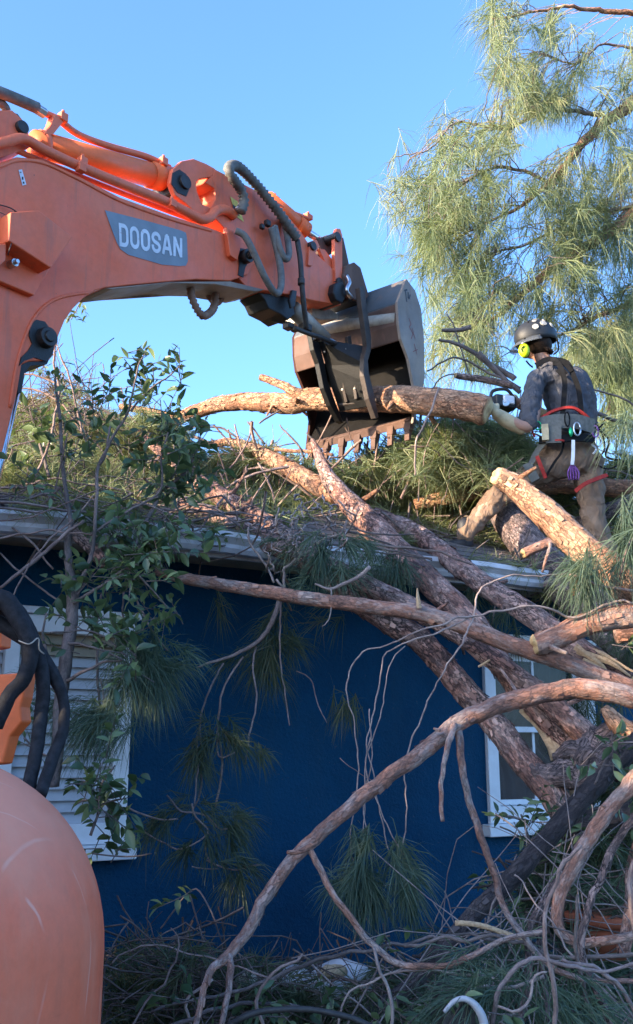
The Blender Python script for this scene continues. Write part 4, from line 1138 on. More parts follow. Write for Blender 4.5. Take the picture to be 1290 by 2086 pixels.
log('forked grey branch dropping beside the bowed branch', [(1190, 1700, 3.8, 20), (1150, 1770, 3.78, 18), (1118, 1830, 3.75, 17), (1085, 1880, 3.72, 16), (1075, 1950, 3.7, 15), (1070, 2020, 3.68, 14), (1050, 2110, 3.65, 12)], 'bark_grey', 'drooping_branch', 'branch', segs=10, rough=.14, wobble=.018,
    snags=[[(1118, 1830, 3.75, 12), (1104, 1900, 3.7, 12), (1110, 1990, 3.66, 11), (1122, 2110, 3.6, 10)]])
log('short bleached broken branch lying above the ground brush', [(926, 1880, 3.6, 11), (975, 1885, 3.6, 11), (1020, 1900, 3.6, 11), (1070, 1915, 3.6, 10)], 'raw_wood', 'broken_limb', 'branch', segs=10, rough=.06)
log('knotted limb at the right edge below the window', [(1270, 1950, 3.9, 24), (1285, 1850, 3.9, 24), (1290, 1760, 3.9, 26), (1330, 1650, 3.9, 28)], 'bark_pink', 'broken_limb', 'branch')
log('pale torn trunk end at the right edge under the arching limb', [(1230, 1440, 4.3, 16), (1262, 1478, 4.3, 38), (1300, 1510, 4.3, 50), (1340, 1540, 4.3, 56)], 'bark_orange', 'torn_trunk', 'trunk')
log('broken log stub low behind the blackened trunk', [(1140, 1690, 4.4, 44), (1210, 1670, 4.4, 44), (1310, 1650, 4.4, 46)], 'bark_dark')
log('grey stub at the right edge below the stubby log', [(1255, 1295, 4.6, 34), (1290, 1290, 4.6, 36), (1340, 1285, 4.6, 36)], 'bark_pink')

# upturned root mass and split wood
t = thing('root_mass', 'rough upturned root mass where the fallen trunks meet', 'roots', P(1200, 1560, 4.5))
for pts in ([(1085, 1568, 4.5, 26), (1120, 1578, 4.45, 40), (1165, 1572, 4.4, 60), (1205, 1548, 4.4, 84), (1250, 1530, 4.4, 96), (1330, 1520, 4.4, 100)],
            [(1200, 1515, 4.45, 56), (1230, 1530, 4.4, 66), (1270, 1570, 4.4, 70)], [(1130, 1545, 4.45, 22), (1170, 1530, 4.4, 34), (1210, 1530, 4.4, 40)], [(1140, 1598, 4.4, 12), (1180, 1585, 4.35, 22), (1230, 1560, 4.3, 40)]):
    v_, f_, b_ = tube(smooth_path(px(pts), .02), 24, .42, 22, .02, random.random() * 9)
    m2 = MB(); m2.add(v_, f_, b_); m2.build('root', 'bark_grey', t)
def splinter(label, lines):
    t = thing('split_wood', label, 'wood', P(*lines[0][-1][:3]))
    for pts in lines:
        v_, f_, b_ = tube(smooth_path(px(pts), .03), 6, .35, 18, .01, random.random() * 9)
        m2 = MB(); m2.add(v_, f_, b_); flat(m2.build('splinter', 'raw_wood', t))
splinter('pale split wood hanging in front of the right window', [[(1065, 1440, 4.75, 24), (1110, 1480, 4.7, 36), (1140, 1530, 4.65, 34), (1155, 1560, 4.6, 20)], [(1120, 1480, 4.7, 26), (1160, 1540, 4.66, 20)], [(1165, 1580, 4.6, 20), (1170, 1610, 4.6, 24), (1160, 1650, 4.6, 18)], [(1080, 1450, 4.76, 14), (1120, 1510, 4.74, 16), (1130, 1550, 4.72, 10)]])
splinter('bright splintered end of the upper diagonal trunk', [[(1175, 1330, 4.65, 14), (1230, 1345, 4.62, 12), (1285, 1378, 4.6, 4)], [(1180, 1315, 4.7, 12), (1240, 1340, 4.66, 10), (1296, 1372, 4.6, 3)], [(1185, 1345, 4.6, 12), (1220, 1362, 4.6, 10), (1262, 1386, 4.6, 3)], [(1170, 1318, 4.62, 16), (1215, 1350, 4.6, 12), (1240, 1372, 4.6, 4)]])
splinter('broken upright splinter on the slim straight trunk', [[(855, 1240, 4.3, 12), (852, 1222, 4.3, 9), (850, 1202, 4.3, 3)]])
splinter('short broken peg on the lower trunk beside the window', [[(1000, 1345, 4.5, 5), (985, 1352, 4.5, 6), (975, 1358, 4.5, 5)]])

# ------------------------------------------------------------------ thin vines and hanging twigs
def vine(label, lines, m='twig_root', name='hanging_vine', cat='vine', group=None, wobble=.012, segs=6, tufts=(), nm='needle_cool', sub=.03, leaves=()):
    vk = .62 if 'grapevine' in label else .8 if 'wall' in label or 'window' in label else 1.0
    allp = [px([(a, b, c, d * vk) for a, b, c, d in l]) for l in lines]
    base = min((p for l in allp for p, r in l), key=lambda q: q.z)
    t = thing(name, label, cat, base, group)
    for l in allp:
        v_, f_, b_ = tube(smooth_path(l, sub), segs, .1, 30, wobble, random.random() * 20)
        mb = MB(); mb.add(v_, f_, b_); mb.build('stem', m, t)
    if tufts:
        ps, ts = [], []
        for (u, v, Y, du, dv, n, Lp) in tufts:
            c = P(u, v, Y); L = Lp / F * Y
            ax = (P(u + du, v + dv, Y) - c)
            ax = ax.normalized() + Vector((0, random.uniform(-.4, .3), 0))
            for k in range(3):
                cc = c + Vector((random.gauss(0, .25), random.gauss(0, .3), random.gauss(0, .25))) * L * .7
                a, b = tuft(cc, ax + Vector((random.gauss(0, .35), random.gauss(0, .35), random.gauss(0, .35))), int(n * .4), L, .42, .0028, .55)
                ps.append(a); ts.append(b)
        o = needle_mesh('needles', ps, ts, nm, t); o['kind'] = 'stuff'
    return t
vine('vine with large green needle tuft hanging over the left window edge', [[(262, 1165, 4.5, 5), (250, 1230, 4.45, 5), (258, 1290, 4.4, 5), (275, 1335, 4.35, 6), (282, 1352, 4.35, 5)], [(265, 1175, 4.45, 5), (290, 1250, 4.4, 5), (320, 1300, 4.38, 5), (345, 1325, 4.35, 5)], [(225, 1180, 4.5, 6), (200, 1240, 4.45, 6), (197, 1330, 4.4, 7), (200, 1440, 4.35, 6)]],
     tufts=[(285, 1355, 4.3, -30, 40, 130, 110), (285, 1355, 4.3, 20, 60, 150, 125), (300, 1355, 4.3, 50, 30, 130, 110), (345, 1335, 4.3, 60, 35, 110, 100), (260, 1390, 4.3, -30, 50, 100, 100), (330, 1350, 4.3, 20, 70, 110, 120), (240, 1370, 4.3, -60, 30, 70, 90), (310, 1380, 4.3, 0, 60, 130, 110), (370, 1345, 4.3, 60, 10, 60, 80)])
vine('long needle spray hanging in front of the boarded window', [[(205, 1380, 4.3, 5), (212, 1440, 4.25, 5), (215, 1470, 4.2, 5)], [(130, 1440, 4.3, 4), (175, 1462, 4.25, 5), (215, 1470, 4.2, 5)]],
     tufts=[(200, 1468, 4.2, -40, 40, 110, 105), (215, 1470, 4.2, 10, 60, 120, 110), (170, 1470, 4.2, -50, 20, 90, 100), (190, 1480, 4.2, -20, 70, 110, 110), (120, 1440, 4.25, -60, 40, 80, 90), (60, 1380, 4.25, -60, 30, 70, 90), (150, 1455, 4.2, -60, -10, 70, 90)])
vine('bent twig with dim needle tufts hanging beneath the root tangle', [[(575, 1200, 4.8, 12), (562, 1250, 4.75, 11), (530, 1300, 4.7, 9), (480, 1335, 4.65, 7), (400, 1358, 4.6, 4)], [(572, 1225, 4.75, 5), (570, 1290, 4.7, 4), (578, 1400, 4.7, 3), (590, 1475, 4.7, 2.5)], [(520, 1318, 4.7, 5), (515, 1370, 4.65, 4), (520, 1430, 4.62, 4), (508, 1500, 4.6, 4), (500, 1560, 4.6, 3)], [(495, 1338, 4.66, 4), (460, 1390, 4.6, 4), (445, 1470, 4.6, 4), (450, 1560, 4.6, 4), (440, 1640, 4.6, 4)], [(455, 1350, 4.66, 4), (420, 1420, 4.62, 4), (408, 1500, 4.6, 4), (412, 1600, 4.6, 4), (390, 1650, 4.6, 3)]], 'twig_root',
     tufts=[(560, 1260, 4.8, -40, 60, 90, 90), (570, 1310, 4.8, 30, 60, 90, 90), (540, 1330, 4.8, -30, 50, 110, 90), (600, 1300, 4.8, 50, 30, 60, 80), (520, 1350, 4.8, -20, 50, 90, 80), (560, 1360, 4.8, 10, 40, 100, 80), (470, 1350, 4.8, -40, 20, 60, 70), (660, 1260, 4.8, -50, 25, 60, 70), (450, 1230, 4.9, 10, 60, 50, 70)], nm='needle_dark')
vine('cluster of drooping needle tufts low on the left half of the blue wall', [[(340, 1620, 4.5, 4), (370, 1650, 4.48, 5), (420, 1660, 4.45, 5), (450, 1690, 4.45, 5), (490, 1682, 4.45, 4)], [(390, 1640, 4.48, 5), (400, 1670, 4.45, 5), (425, 1700, 4.45, 4), (360, 1730, 4.42, 4), (290, 1690, 4.45, 4)], [(260, 1640, 4.45, 5), (310, 1665, 4.45, 5), (360, 1670, 4.45, 4)], [(420, 1700, 4.45, 4), (426, 1750, 4.4, 4), (470, 1770, 4.4, 4), (530, 1765, 4.4, 3)], [(420, 1750, 4.4, 3), (445, 1770, 4.4, 3), (395, 1765, 4.4, 3)]],
     tufts=[(430, 1655, 4.45, 60, 20, 90, 85), (490, 1680, 4.45, 40, 20, 80, 70), (470, 1710, 4.45, 30, 40, 90, 80), (320, 1665, 4.5, -50, 10, 80, 70), (310, 1700, 4.45, -30, 50, 70, 70), (380, 1735, 4.45, -20, 50, 70, 80), (500, 1770, 4.42, 50, 20, 80, 80), (470, 1790, 4.42, 10, 60, 80, 80), (425, 1740, 4.4, 0, 60, 60, 70), (500, 1660, 4.5, 40, 30, 60, 70), (350, 1640, 4.5, -60, -10, 50, 70)], nm='needle_dark')
vine('small dim needle tufts halfway down the blue wall', [[(400, 1500, 4.55, 4), (402, 1560, 4.5, 4), (396, 1640, 4.5, 4)], [(445, 1490, 4.55, 4), (450, 1540, 4.5, 4), (480, 1530, 4.5, 4)]],
     tufts=[(400, 1530, 4.5, -40, 30, 70, 70), (410, 1555, 4.5, 10, 50, 80, 75), (395, 1550, 4.5, -20, 60, 60, 70), (500, 1510, 4.5, 70, 20, 90, 80), (470, 1520, 4.5, 50, 40, 80, 80), (430, 1490, 4.5, -30, -10, 50, 60), (420, 1470, 4.5, 10, -40, 40, 60), (540, 1530, 4.5, 40, 20, 60, 50)], nm='needle_dark')
vine('thin forked vine with one sparse tuft right of centre on the wall', [[(605, 1365, 4.8, 3), (635, 1385, 4.8, 3), (650, 1440, 4.75, 3), (665, 1475, 4.75, 2)], [(690, 1545, 4.6, 2), (735, 1575, 4.6, 2), (760, 1590, 4.6, 2)]],
     tufts=[(700, 1430, 4.8, -40, 50, 50, 65), (690, 1450, 4.8, -10, 50, 50, 65), (710, 1440, 4.8, 10, 40, 40, 50)], nm='needle_dark')
vine('long pale grapevine sweeping from the right over the blue wall', [[(1290, 1235, 4.2, 7), (1250, 1225, 4.2, 8), (1170, 1255, 4.2, 8), (1120, 1240, 4.15, 8), (1060, 1240, 4.1, 8), (965, 1252, 4.05, 8), (900, 1272, 4.0, 7), (850, 1290, 4.0, 6), (800, 1310, 4.0, 5), (740, 1325, 4.0, 5), (715, 1365, 4.0, 5), (712, 1430, 4.0, 4), (720, 1480, 4.0, 4), (728, 1560, 4.0, 4), (718, 1660, 4.0, 4), (722, 1760, 4.0, 3)],
      [(960, 1255, 4.05, 7), (880, 1290, 4.0, 6), (820, 1315, 4.0, 5), (780, 1345, 4.0, 5), (765, 1420, 4.0, 5), (750, 1500, 4.0, 4), (765, 1580, 4.0, 4), (780, 1700, 4.0, 4), (790, 1740, 4.0, 3)],
      [(820, 1316, 4.0, 4), (790, 1360, 4.0, 4), (785, 1420, 4.0, 4), (770, 1480, 4.0, 4), (745, 1560, 4.0, 4), (742, 1640, 4.0, 4), (752, 1720, 4.0, 3)],
      [(1160, 1168, 4.3, 5), (1070, 1172, 4.2, 5), (1000, 1188, 4.15, 6), (972, 1210, 4.1, 6), (965, 1255, 4.05, 7), (935, 1320, 4.0, 6), (890, 1400, 4.0, 5), (860, 1450, 4.0, 5), (832, 1540, 4.0, 5), (830, 1620, 4.0, 4), (818, 1720, 4.0, 4)],
      [(755, 1500, 4.0, 4), (740, 1580, 4.0, 4), (770, 1640, 4.0, 4), (800, 1700, 4.0, 4), (820, 1740, 4.0, 3)], [(752, 1440, 4.02, 4), (760, 1540, 4.02, 4), (745, 1620, 4.02, 4), (735, 1700, 4.0, 3)]],
     'twig_pale', wobble=.018, tufts=[(745, 1740, 4.0, -10, 60, 150, 95), (720, 1790, 4.0, -50, 50, 130, 90), (750, 1800, 4.0, 10, 60, 160, 100), (820, 1740, 4.0, 10, 60, 110, 90), (830, 1790, 4.0, 30, 50, 120, 90), (740, 1840, 4.0, -20, 50, 110, 80), (810, 1820, 4.0, -10, 50, 110, 80), (840, 1840, 4.0, 10, 40, 80, 70), (690, 1800, 4.0, -50, 20, 60, 70)])
# root tangle in the middle of the eave
lines = []
for k in range(30):
    a = random.uniform(0, 2 * math.pi); cu, cv = 615 + random.uniform(-45, 45), 1080 + random.uniform(-40, 40)
    ru, rv = random.uniform(12, 75), random.uniform(15, 70)
    span = random.uniform(.8, 2.4)
    y0 = random.uniform(4.55, 4.75)
    lines.append([(cu + ru * math.cos(a + span * j / 6), cv + rv * math.sin(a + span * j / 6), y0 + .16 * math.sin(j + k), random.choice((2.5, 3.2, 4.2))) for j in range(7)])
lines += [[(605, 1130, 4.6, 8), (575, 1105, 4.6, 6), (560, 1060, 4.6, 5), (570, 1040, 4.6, 4)], [(608, 1138, 4.6, 8), (650, 1112, 4.6, 7), (690, 1090, 4.6, 5), (700, 1060, 4.6, 4)], [(590, 1130, 4.6, 7), (600, 1090, 4.6, 5), (605, 1060, 4.6, 4)], [(560, 1180, 4.6, 5), (580, 1200, 4.6, 6), (575, 1160, 4.6, 6), (600, 1130, 4.6, 7)], [(500, 1080, 4.6, 4), (505, 1100, 4.6, 5), (540, 1130, 4.6, 5), (560, 1190, 4.6, 5)]]
vine('pale bare twig tangle caught on the middle of the gutter', lines, 'twig_pale', 'twig_tangle', 'twigs', wobble=.035, segs=5)
vine('pale curved stick with tufts poking out under the gutter', [[(758, 1155, 4.4, 9), (735, 1172, 4.4, 9), (700, 1190, 4.4, 8), (670, 1196, 4.4, 6), (640, 1190, 4.4, 4)], [(672, 1196, 4.4, 4), (675, 1220, 4.4, 3), (668, 1260, 4.4, 3), (655, 1275, 4.4, 2)]], 'twig_pale', 'curved_stick', 'stick',
     tufts=[(640, 1130, 4.5, -50, 40, 130, 80), (700, 1130, 4.5, 40, 40, 130, 80), (660, 1150, 4.5, 10, 50, 130, 85), (580, 1120, 4.6, -50, 10, 90, 70), (690, 1170, 4.5, 50, 10, 90, 70), (600, 1180, 4.5, -60, 10, 60, 70), (740, 1110, 4.6, 60, 20, 80, 70)])
vine('dangling needle fringe under the gutter right of the forked trunk', [[(810, 1130, 5.0, 4), (812, 1160, 5.0, 4), (805, 1190, 5.0, 3)]], tufts=[(805, 1150, 5.0, 0, 50, 100, 70), (820, 1160, 5.0, 20, 40, 80, 70), (780, 1150, 5.0, -30, 30, 70, 60), (760, 1120, 5.0, -40, 30, 90, 70)])
vine('blue green needle spray hanging off the right edge logs', [[(1290, 1200, 4.2, 6), (1220, 1192, 4.2, 6), (1160, 1172, 4.2, 5)], [(1340, 1060, 4.2, 6), (1290, 1100, 4.2, 5), (1265, 1170, 4.2, 4)]],
     tufts=[(1180, 1170, 4.2, -50, 60, 110, 110), (1210, 1185, 4.2, -10, 80, 110, 110), (1160, 1150, 4.2, -60, 20, 90, 90), (1280, 1100, 4.2, -20, 80, 110, 110), (1290, 1040, 4.2, -20, 60, 90, 100), (1250, 1150, 4.2, -40, 40, 60, 90), (1300, 1130, 4.2, 0, 60, 80, 110), (1200, 1200, 4.2, -60, 50, 70, 90), (1290, 860, 5.3, -60, 40, 90, 110), (1310, 880, 5.3, -50, 60, 60, 110)])
vine('needle fringe hanging between the trunks above the right window', [[(1010, 1230, 5.6, 4), (1005, 1270, 5.6, 4)], [(1240, 1400, 5.0, 5), (1220, 1450, 5.0, 4)]],
     tufts=[(960, 1220, 5.6, -20, 50, 90, 70), (1010, 1260, 5.6, -10, 50, 100, 70), (1050, 1300, 5.6, 0, 40, 60, 60), (1200, 1440, 5.0, -10, 50, 110, 90), (1240, 1430, 5.0, 10, 60, 110, 90), (1180, 1490, 5.0, 0, 50, 100, 90), (1230, 1490, 5.0, 10, 50, 100, 90), (1150, 1430, 5.2, 0, 40, 60, 80), (1180, 1380, 5.2, 0, 30, 80, 60), (1270, 1330, 5, -20, 20, 80, 80), (1240, 1280, 5, -20, 20, 80, 80)], nm='needle_dark')

# ------------------------------------------------------------------ brush heaps
def in_poly(u, v, poly):
    c = False; n = len(poly); j = n - 1
    for i in range(n):
        if (poly[i][1] > v) != (poly[j][1] > v) and u < (poly[j][0] - poly[i][0]) * (v - poly[i][1]) / (poly[j][1] - poly[i][1]) + poly[i][0]: c = not c
        j = i
    return c
def sample(poly):
    us = [p[0] for p in poly]; vs = [p[1] for p in poly]
    while True:
        u, v = random.uniform(min(us), max(us)), random.uniform(min(vs), max(vs))
        if in_poly(u, v, poly): return u, v
def heap(name, label, cat, poly, Yf, ntuft, nneedle, Lpx, nm, ntwig, tm, twd=(2, 5), twl=(.2, .7), wneed=.0045, axdir=(0, 0, .2), ddir=1.0, droop=.35, kind='stuff', flat_=.4):
    ps, ts, mb = [], [], MB()
    for _ in range(ntuft):
        u, v = sample(poly); Y = Yf(u, v); c = P(u, v, Y)
        ax = Vector((random.gauss(axdir[0], 1), random.gauss(axdir[1], 1), random.gauss(axdir[2], flat_)))
        a, b = tuft(c, ax, nneedle, Lpx / F * Y * random.uniform(.7, 1.2), .42, wneed * random.uniform(.7, 1.2), droop)
        ps.append(a); ts.append(b)
    for _ in range(ntwig):
        u, v = sample(poly); Y = Yf(u, v); c = P(u, v, Y)
        d = Vector((random.gauss(0, 1), random.gauss(0, .5), random.gauss(0, flat_))).normalized()
        L = random.uniform(*twl); bend = Vector((random.gauss(0, .3), random.gauss(0, .3), random.gauss(0, .3))) * L
        r0 = random.uniform(*twd) / 2 / F * Y
        pts = [(c - d * L / 2, r0), (c + bend * .4, r0 * .8), (c + d * L / 2 - bend * .2, r0 * .45)]
        v_, f_, b_ = tube(smooth_path(pts, L / 6), 4, 0, 10, .015, random.random() * 20, cap=False)
        mb.add(v_, f_, b_)
    o0 = P(*poly[0], Yf(*poly[0]))
    t = thing(name, label, cat, o0)
    t['kind'] = 'stuff'
    if ps: needle_mesh('needles', ps, ts, nm, t)['kind'] = 'stuff'
    if ntwig: mb.build('twigs', tm, t)['kind'] = 'stuff'
    return t
def on_roof(front, back=0.0):
    def fn(u, v):
        y = roof_Y(u, v, 7.3)
        k = max(.12, min(1.0, (1015 - v) / 90))
        return y - random.uniform(back, front) * k
    return fn
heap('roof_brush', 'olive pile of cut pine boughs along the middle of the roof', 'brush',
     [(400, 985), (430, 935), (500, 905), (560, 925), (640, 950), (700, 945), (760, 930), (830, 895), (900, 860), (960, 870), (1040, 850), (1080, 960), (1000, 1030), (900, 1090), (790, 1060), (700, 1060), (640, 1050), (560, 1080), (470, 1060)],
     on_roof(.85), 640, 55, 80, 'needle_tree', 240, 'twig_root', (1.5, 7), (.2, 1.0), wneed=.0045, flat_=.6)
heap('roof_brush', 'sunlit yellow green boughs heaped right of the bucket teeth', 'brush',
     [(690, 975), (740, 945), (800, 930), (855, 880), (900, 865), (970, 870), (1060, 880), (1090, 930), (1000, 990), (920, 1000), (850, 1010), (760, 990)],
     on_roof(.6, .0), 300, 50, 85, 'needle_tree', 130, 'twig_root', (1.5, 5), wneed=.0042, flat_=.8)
heap('roof_brush', 'grey brown twiggy litter on the left slope of the roof', 'brush',
     [(-20, 850), (50, 820), (120, 830), (200, 850), (280, 840), (350, 860), (400, 930), (440, 1000), (400, 1040), (300, 1035), (200, 1030), (120, 1015), (0, 1010)],
     on_roof(.9), 440, 55, 80, 'needle_tree', 130, 'twig', (1.5, 4.5), (.2, .8), .004)
heap('roof_brush', 'dry reddish sticks strewn above the left gutter', 'brush',
     [(-20, 1000), (150, 1000), (300, 1020), (420, 1050), (520, 1090), (500, 1110), (380, 1075), (250, 1055), (120, 1040), (-20, 1035)],
     lambda u, v: roof_Y(u, v, 5.5) - random.uniform(.02, .25), 60, 30, 60, 'needle_pile', 90, 'twig_root', (2, 7), (.2, .8), .004, flat_=.12)
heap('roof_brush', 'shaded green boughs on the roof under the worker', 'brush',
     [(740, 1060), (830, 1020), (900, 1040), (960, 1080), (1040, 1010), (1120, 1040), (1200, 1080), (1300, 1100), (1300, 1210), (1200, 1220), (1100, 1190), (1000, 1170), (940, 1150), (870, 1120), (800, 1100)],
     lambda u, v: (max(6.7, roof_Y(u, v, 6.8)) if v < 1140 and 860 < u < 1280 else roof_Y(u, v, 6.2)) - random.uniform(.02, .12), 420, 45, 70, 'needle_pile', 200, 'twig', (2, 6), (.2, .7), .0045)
heap('roof_brush', 'bright loose sprays spilling off the right end of the gripped trunk', 'brush',
     [(840, 900), (880, 860), (960, 865), (1060, 880), (1080, 940), (1010, 985), (900, 985), (850, 960)],
     lambda u, v: random.uniform(6.3, 6.75), 90, 45, 85, 'needle_tree', 30, 'twig_root', (1.5, 4), wneed=.0042, flat_=.8)
heap('roof_brush', 'green boughs heaped behind the worker at the right edge', 'brush',
     [(1080, 900), (1150, 960), (1230, 940), (1300, 930), (1300, 1120), (1220, 1120), (1120, 1080), (1060, 1000)],
     lambda u, v: random.uniform(6.9, 7.6), 200, 50, 80, 'needle_pile', 100, 'twig_root', wneed=.005)
def gnd(lo, hi):
    return lambda u, v: random.uniform(lo, hi)
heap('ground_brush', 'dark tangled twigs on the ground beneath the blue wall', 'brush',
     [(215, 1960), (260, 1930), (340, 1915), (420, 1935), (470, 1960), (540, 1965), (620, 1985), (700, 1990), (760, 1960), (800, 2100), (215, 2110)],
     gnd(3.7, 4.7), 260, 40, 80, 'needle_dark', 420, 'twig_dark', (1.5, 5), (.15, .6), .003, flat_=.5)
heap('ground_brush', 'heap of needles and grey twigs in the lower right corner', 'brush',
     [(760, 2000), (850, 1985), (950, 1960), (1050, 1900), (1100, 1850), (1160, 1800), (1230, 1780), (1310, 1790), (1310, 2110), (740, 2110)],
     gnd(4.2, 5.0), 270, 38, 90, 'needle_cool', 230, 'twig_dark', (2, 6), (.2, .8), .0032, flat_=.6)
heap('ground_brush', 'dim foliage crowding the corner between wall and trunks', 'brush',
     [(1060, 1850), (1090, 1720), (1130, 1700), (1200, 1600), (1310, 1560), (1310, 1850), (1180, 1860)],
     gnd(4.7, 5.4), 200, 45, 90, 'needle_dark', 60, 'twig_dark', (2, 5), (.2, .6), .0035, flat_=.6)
# green spray in the foreground
vine('bright long needled spray lying at the bottom beside the pipe', [[(1000, 2010, 3.3, 7), (960, 2012, 3.3, 7), (900, 2015, 3.3, 6)], [(1110, 1990, 3.3, 7), (1050, 2010, 3.3, 7), (1000, 2010, 3.3, 7)]], 'twig_pale', 'needle_spray', 'branch', wobble=.005,
     tufts=[(940, 2010, 3.3, -90, 10, 90, 150), (930, 2012, 3.3, -80, 30, 90, 150), (950, 2005, 3.3, -70, -40, 60, 120), (920, 2020, 3.25, -50, 60, 80, 130), (990, 2005, 3.3, -20, -70, 30, 110), (1040, 2000, 3.3, 60, -20, 30, 110), (960, 2020, 3.3, -60, 50, 60, 130), (1090, 1990, 3.3, 20, 60, 40, 90), (1150, 2040, 3.3, 20, 60, 60, 110), (1230, 2030, 3.3, 50, 40, 60, 110)], nm='needle_cool')
heap('roof_brush', 'fine bare twigs bristling above the left roof end against the sky', 'brush',
     [(45, 800), (110, 745), (180, 780), (240, 830), (200, 870), (60, 870)], gnd(4.9, 6.0), 10, 30, 60, 'needle_dry', 60, 'twig', (1.2, 3), (.25, .8), .004, flat_=1.0)
heap('ground_brush', 'mesh of thin grey branchlets over the lower right brush', 'brush',
     [(820, 1950), (900, 1880), (1050, 1860), (1150, 1750), (1310, 1700), (1310, 2110), (800, 2110)], gnd(3.6, 4.4), 20, 40, 90, 'needle_cool', 60, 'twig_pale', (2, 4.5), (.4, 1.3), .003, flat_=.9)
# larger loose branches over the ground brush
gb = [
 ('long smooth branch arching flat over the lower left brush', [(300, 2065, 3.6, 6), (440, 2030, 3.6, 8), (560, 1985, 3.6, 9), (680, 1950, 3.6, 9), (760, 1930, 3.6, 8), (850, 1915, 3.6, 8), (940, 1908, 3.6, 7), (1040, 1918, 3.6, 6)], 'twig'),
 ('thin arched twig over the brush near the orange hood', [(228, 1965, 3.7, 3), (290, 1918, 3.7, 4), (360, 1940, 3.7, 4), (440, 1960, 3.7, 4), (560, 2000, 3.6, 5)], 'twig_root'),
 ('pale upright twig crossing the bottom centre', [(762, 1925, 3.3, 7), (775, 1980, 3.3, 8), (795, 2040, 3.3, 8), (802, 2110, 3.3, 8)], 'twig_pale'),
 ('grey forked twig rising from the bottom centre', [(540, 2110, 3.4, 8), (525, 2040, 3.4, 8), (545, 1990, 3.4, 7), (600, 1950, 3.4, 6), (612, 1940, 3.4, 4)], 'twig_root'),
 ('grey horizontal branch low in the right corner', [(830, 1930, 3.5, 8), (900, 1912, 3.5, 9), (980, 1912, 3.5, 9), (1060, 1920, 3.5, 8), (1150, 1950, 3.5, 9), (1310, 1945, 3.5, 10)], 'twig'),
 ('looping branch under the bowed branch', [(990, 2110, 3.2, 11), (1010, 2030, 3.2, 11), (1060, 1970, 3.2, 11), (1100, 1950, 3.2, 10), (1150, 1965, 3.2, 10), (1220, 1975, 3.2, 8), (1310, 1960, 3.2, 8)], 'twig_root'),
 ('small hooked pale twig beside the bottom spray', [(1010, 2045, 3.15, 6), (1050, 2060, 3.15, 7), (1075, 2040, 3.15, 7), (1085, 1995, 3.15, 6), (1105, 1988, 3.15, 4)], 'twig_pale'),
 ('upright brown shoot at the lower right', [(1135, 2110, 3.2, 11), (1128, 2030, 3.2, 11), (1110, 1960, 3.2, 11), (1100, 1890, 3.2, 10), (1130, 1800, 3.2, 9), (1180, 1720, 3.2, 9)], 'twig_root'),
 ('leaning twig behind the upright brown shoot', [(1230, 2110, 3.4, 9), (1190, 2000, 3.4, 9), (1165, 1900, 3.4, 8), (1170, 1830, 3.4, 6)], 'twig'),
 ('crooked twig dropping into the right corner', [(1310, 2090, 3.3, 10), (1250, 2000, 3.3, 10), (1210, 1960, 3.3, 10), (1150, 1950, 3.3, 8)], 'twig_root'),
 ('thin twigs crossing at the bottom left', [(395, 2110, 3.5, 6), (380, 2050, 3.5, 7), (400, 2010, 3.5, 7), (430, 1990, 3.5, 6)], 'twig_pale'),
 ('bent twig standing by the orange hood', [(255, 2110, 3.6, 4), (300, 2030, 3.6, 5), (350, 1980, 3.6, 5), (365, 1930, 3.6, 4), (345, 1895, 3.6, 2)], 'twig_root'),
 ('curved root rising out of the lower left brush', [(330, 2110, 3.5, 9), (420, 2060, 3.5, 10), (520, 2045, 3.5, 9), (640, 2060, 3.5, 8)], 'twig'),
 ('long arched branch looping from the right edge past the bowed branch', [(1310, 1740, 3.3, 12), (1285, 1780, 3.3, 13), (1280, 1850, 3.3, 12), (1300, 1930, 3.3, 11)], 'twig_root'),
 ('fine twig fanning left over the wall foot', [(920, 1853, 3.5, 3), (990, 1858, 3.5, 4), (1080, 1870, 3.5, 4), (1160, 1905, 3.5, 4)], 'twig'),
 ('long drooping twig leaving the blackened trunk', [(1050, 1785, 3.7, 4), (1090, 1830, 3.65, 4), (1120, 1870, 3.6, 4), (1180, 1960, 3.5, 5), (1260, 2040, 3.5, 5)], 'twig_pale'),
 ('thin twig rising beside the long peeled twig', [(680, 2110, 3.4, 5), (700, 2040, 3.4, 5), (790, 1990, 3.4, 5), (850, 1975, 3.4, 6), (960, 1985, 3.4, 6), (1060, 2000, 3.4, 5)], 'twig_pale'),
 ('dark drainage hose snaking through the ground brush', [(440, 2110, 3.3, 12), (500, 2070, 3.3, 12), (580, 2055, 3.3, 11), (700, 2070, 3.3, 11), (800, 2110, 3.3, 11)], 'rubber'),
]
for lab, pts, m in gb:
    nm = 'hose' if 'hose' in lab else 'loose_branch'
    pts = [(a, b, c, d * (.8 if nm != 'hose' else 1)) for a, b, c, d in pts]
    vine(lab, [pts], m, nm, 'hose' if nm == 'hose' else 'branch', wobble=.022 if nm != 'hose' else .006, segs=8)
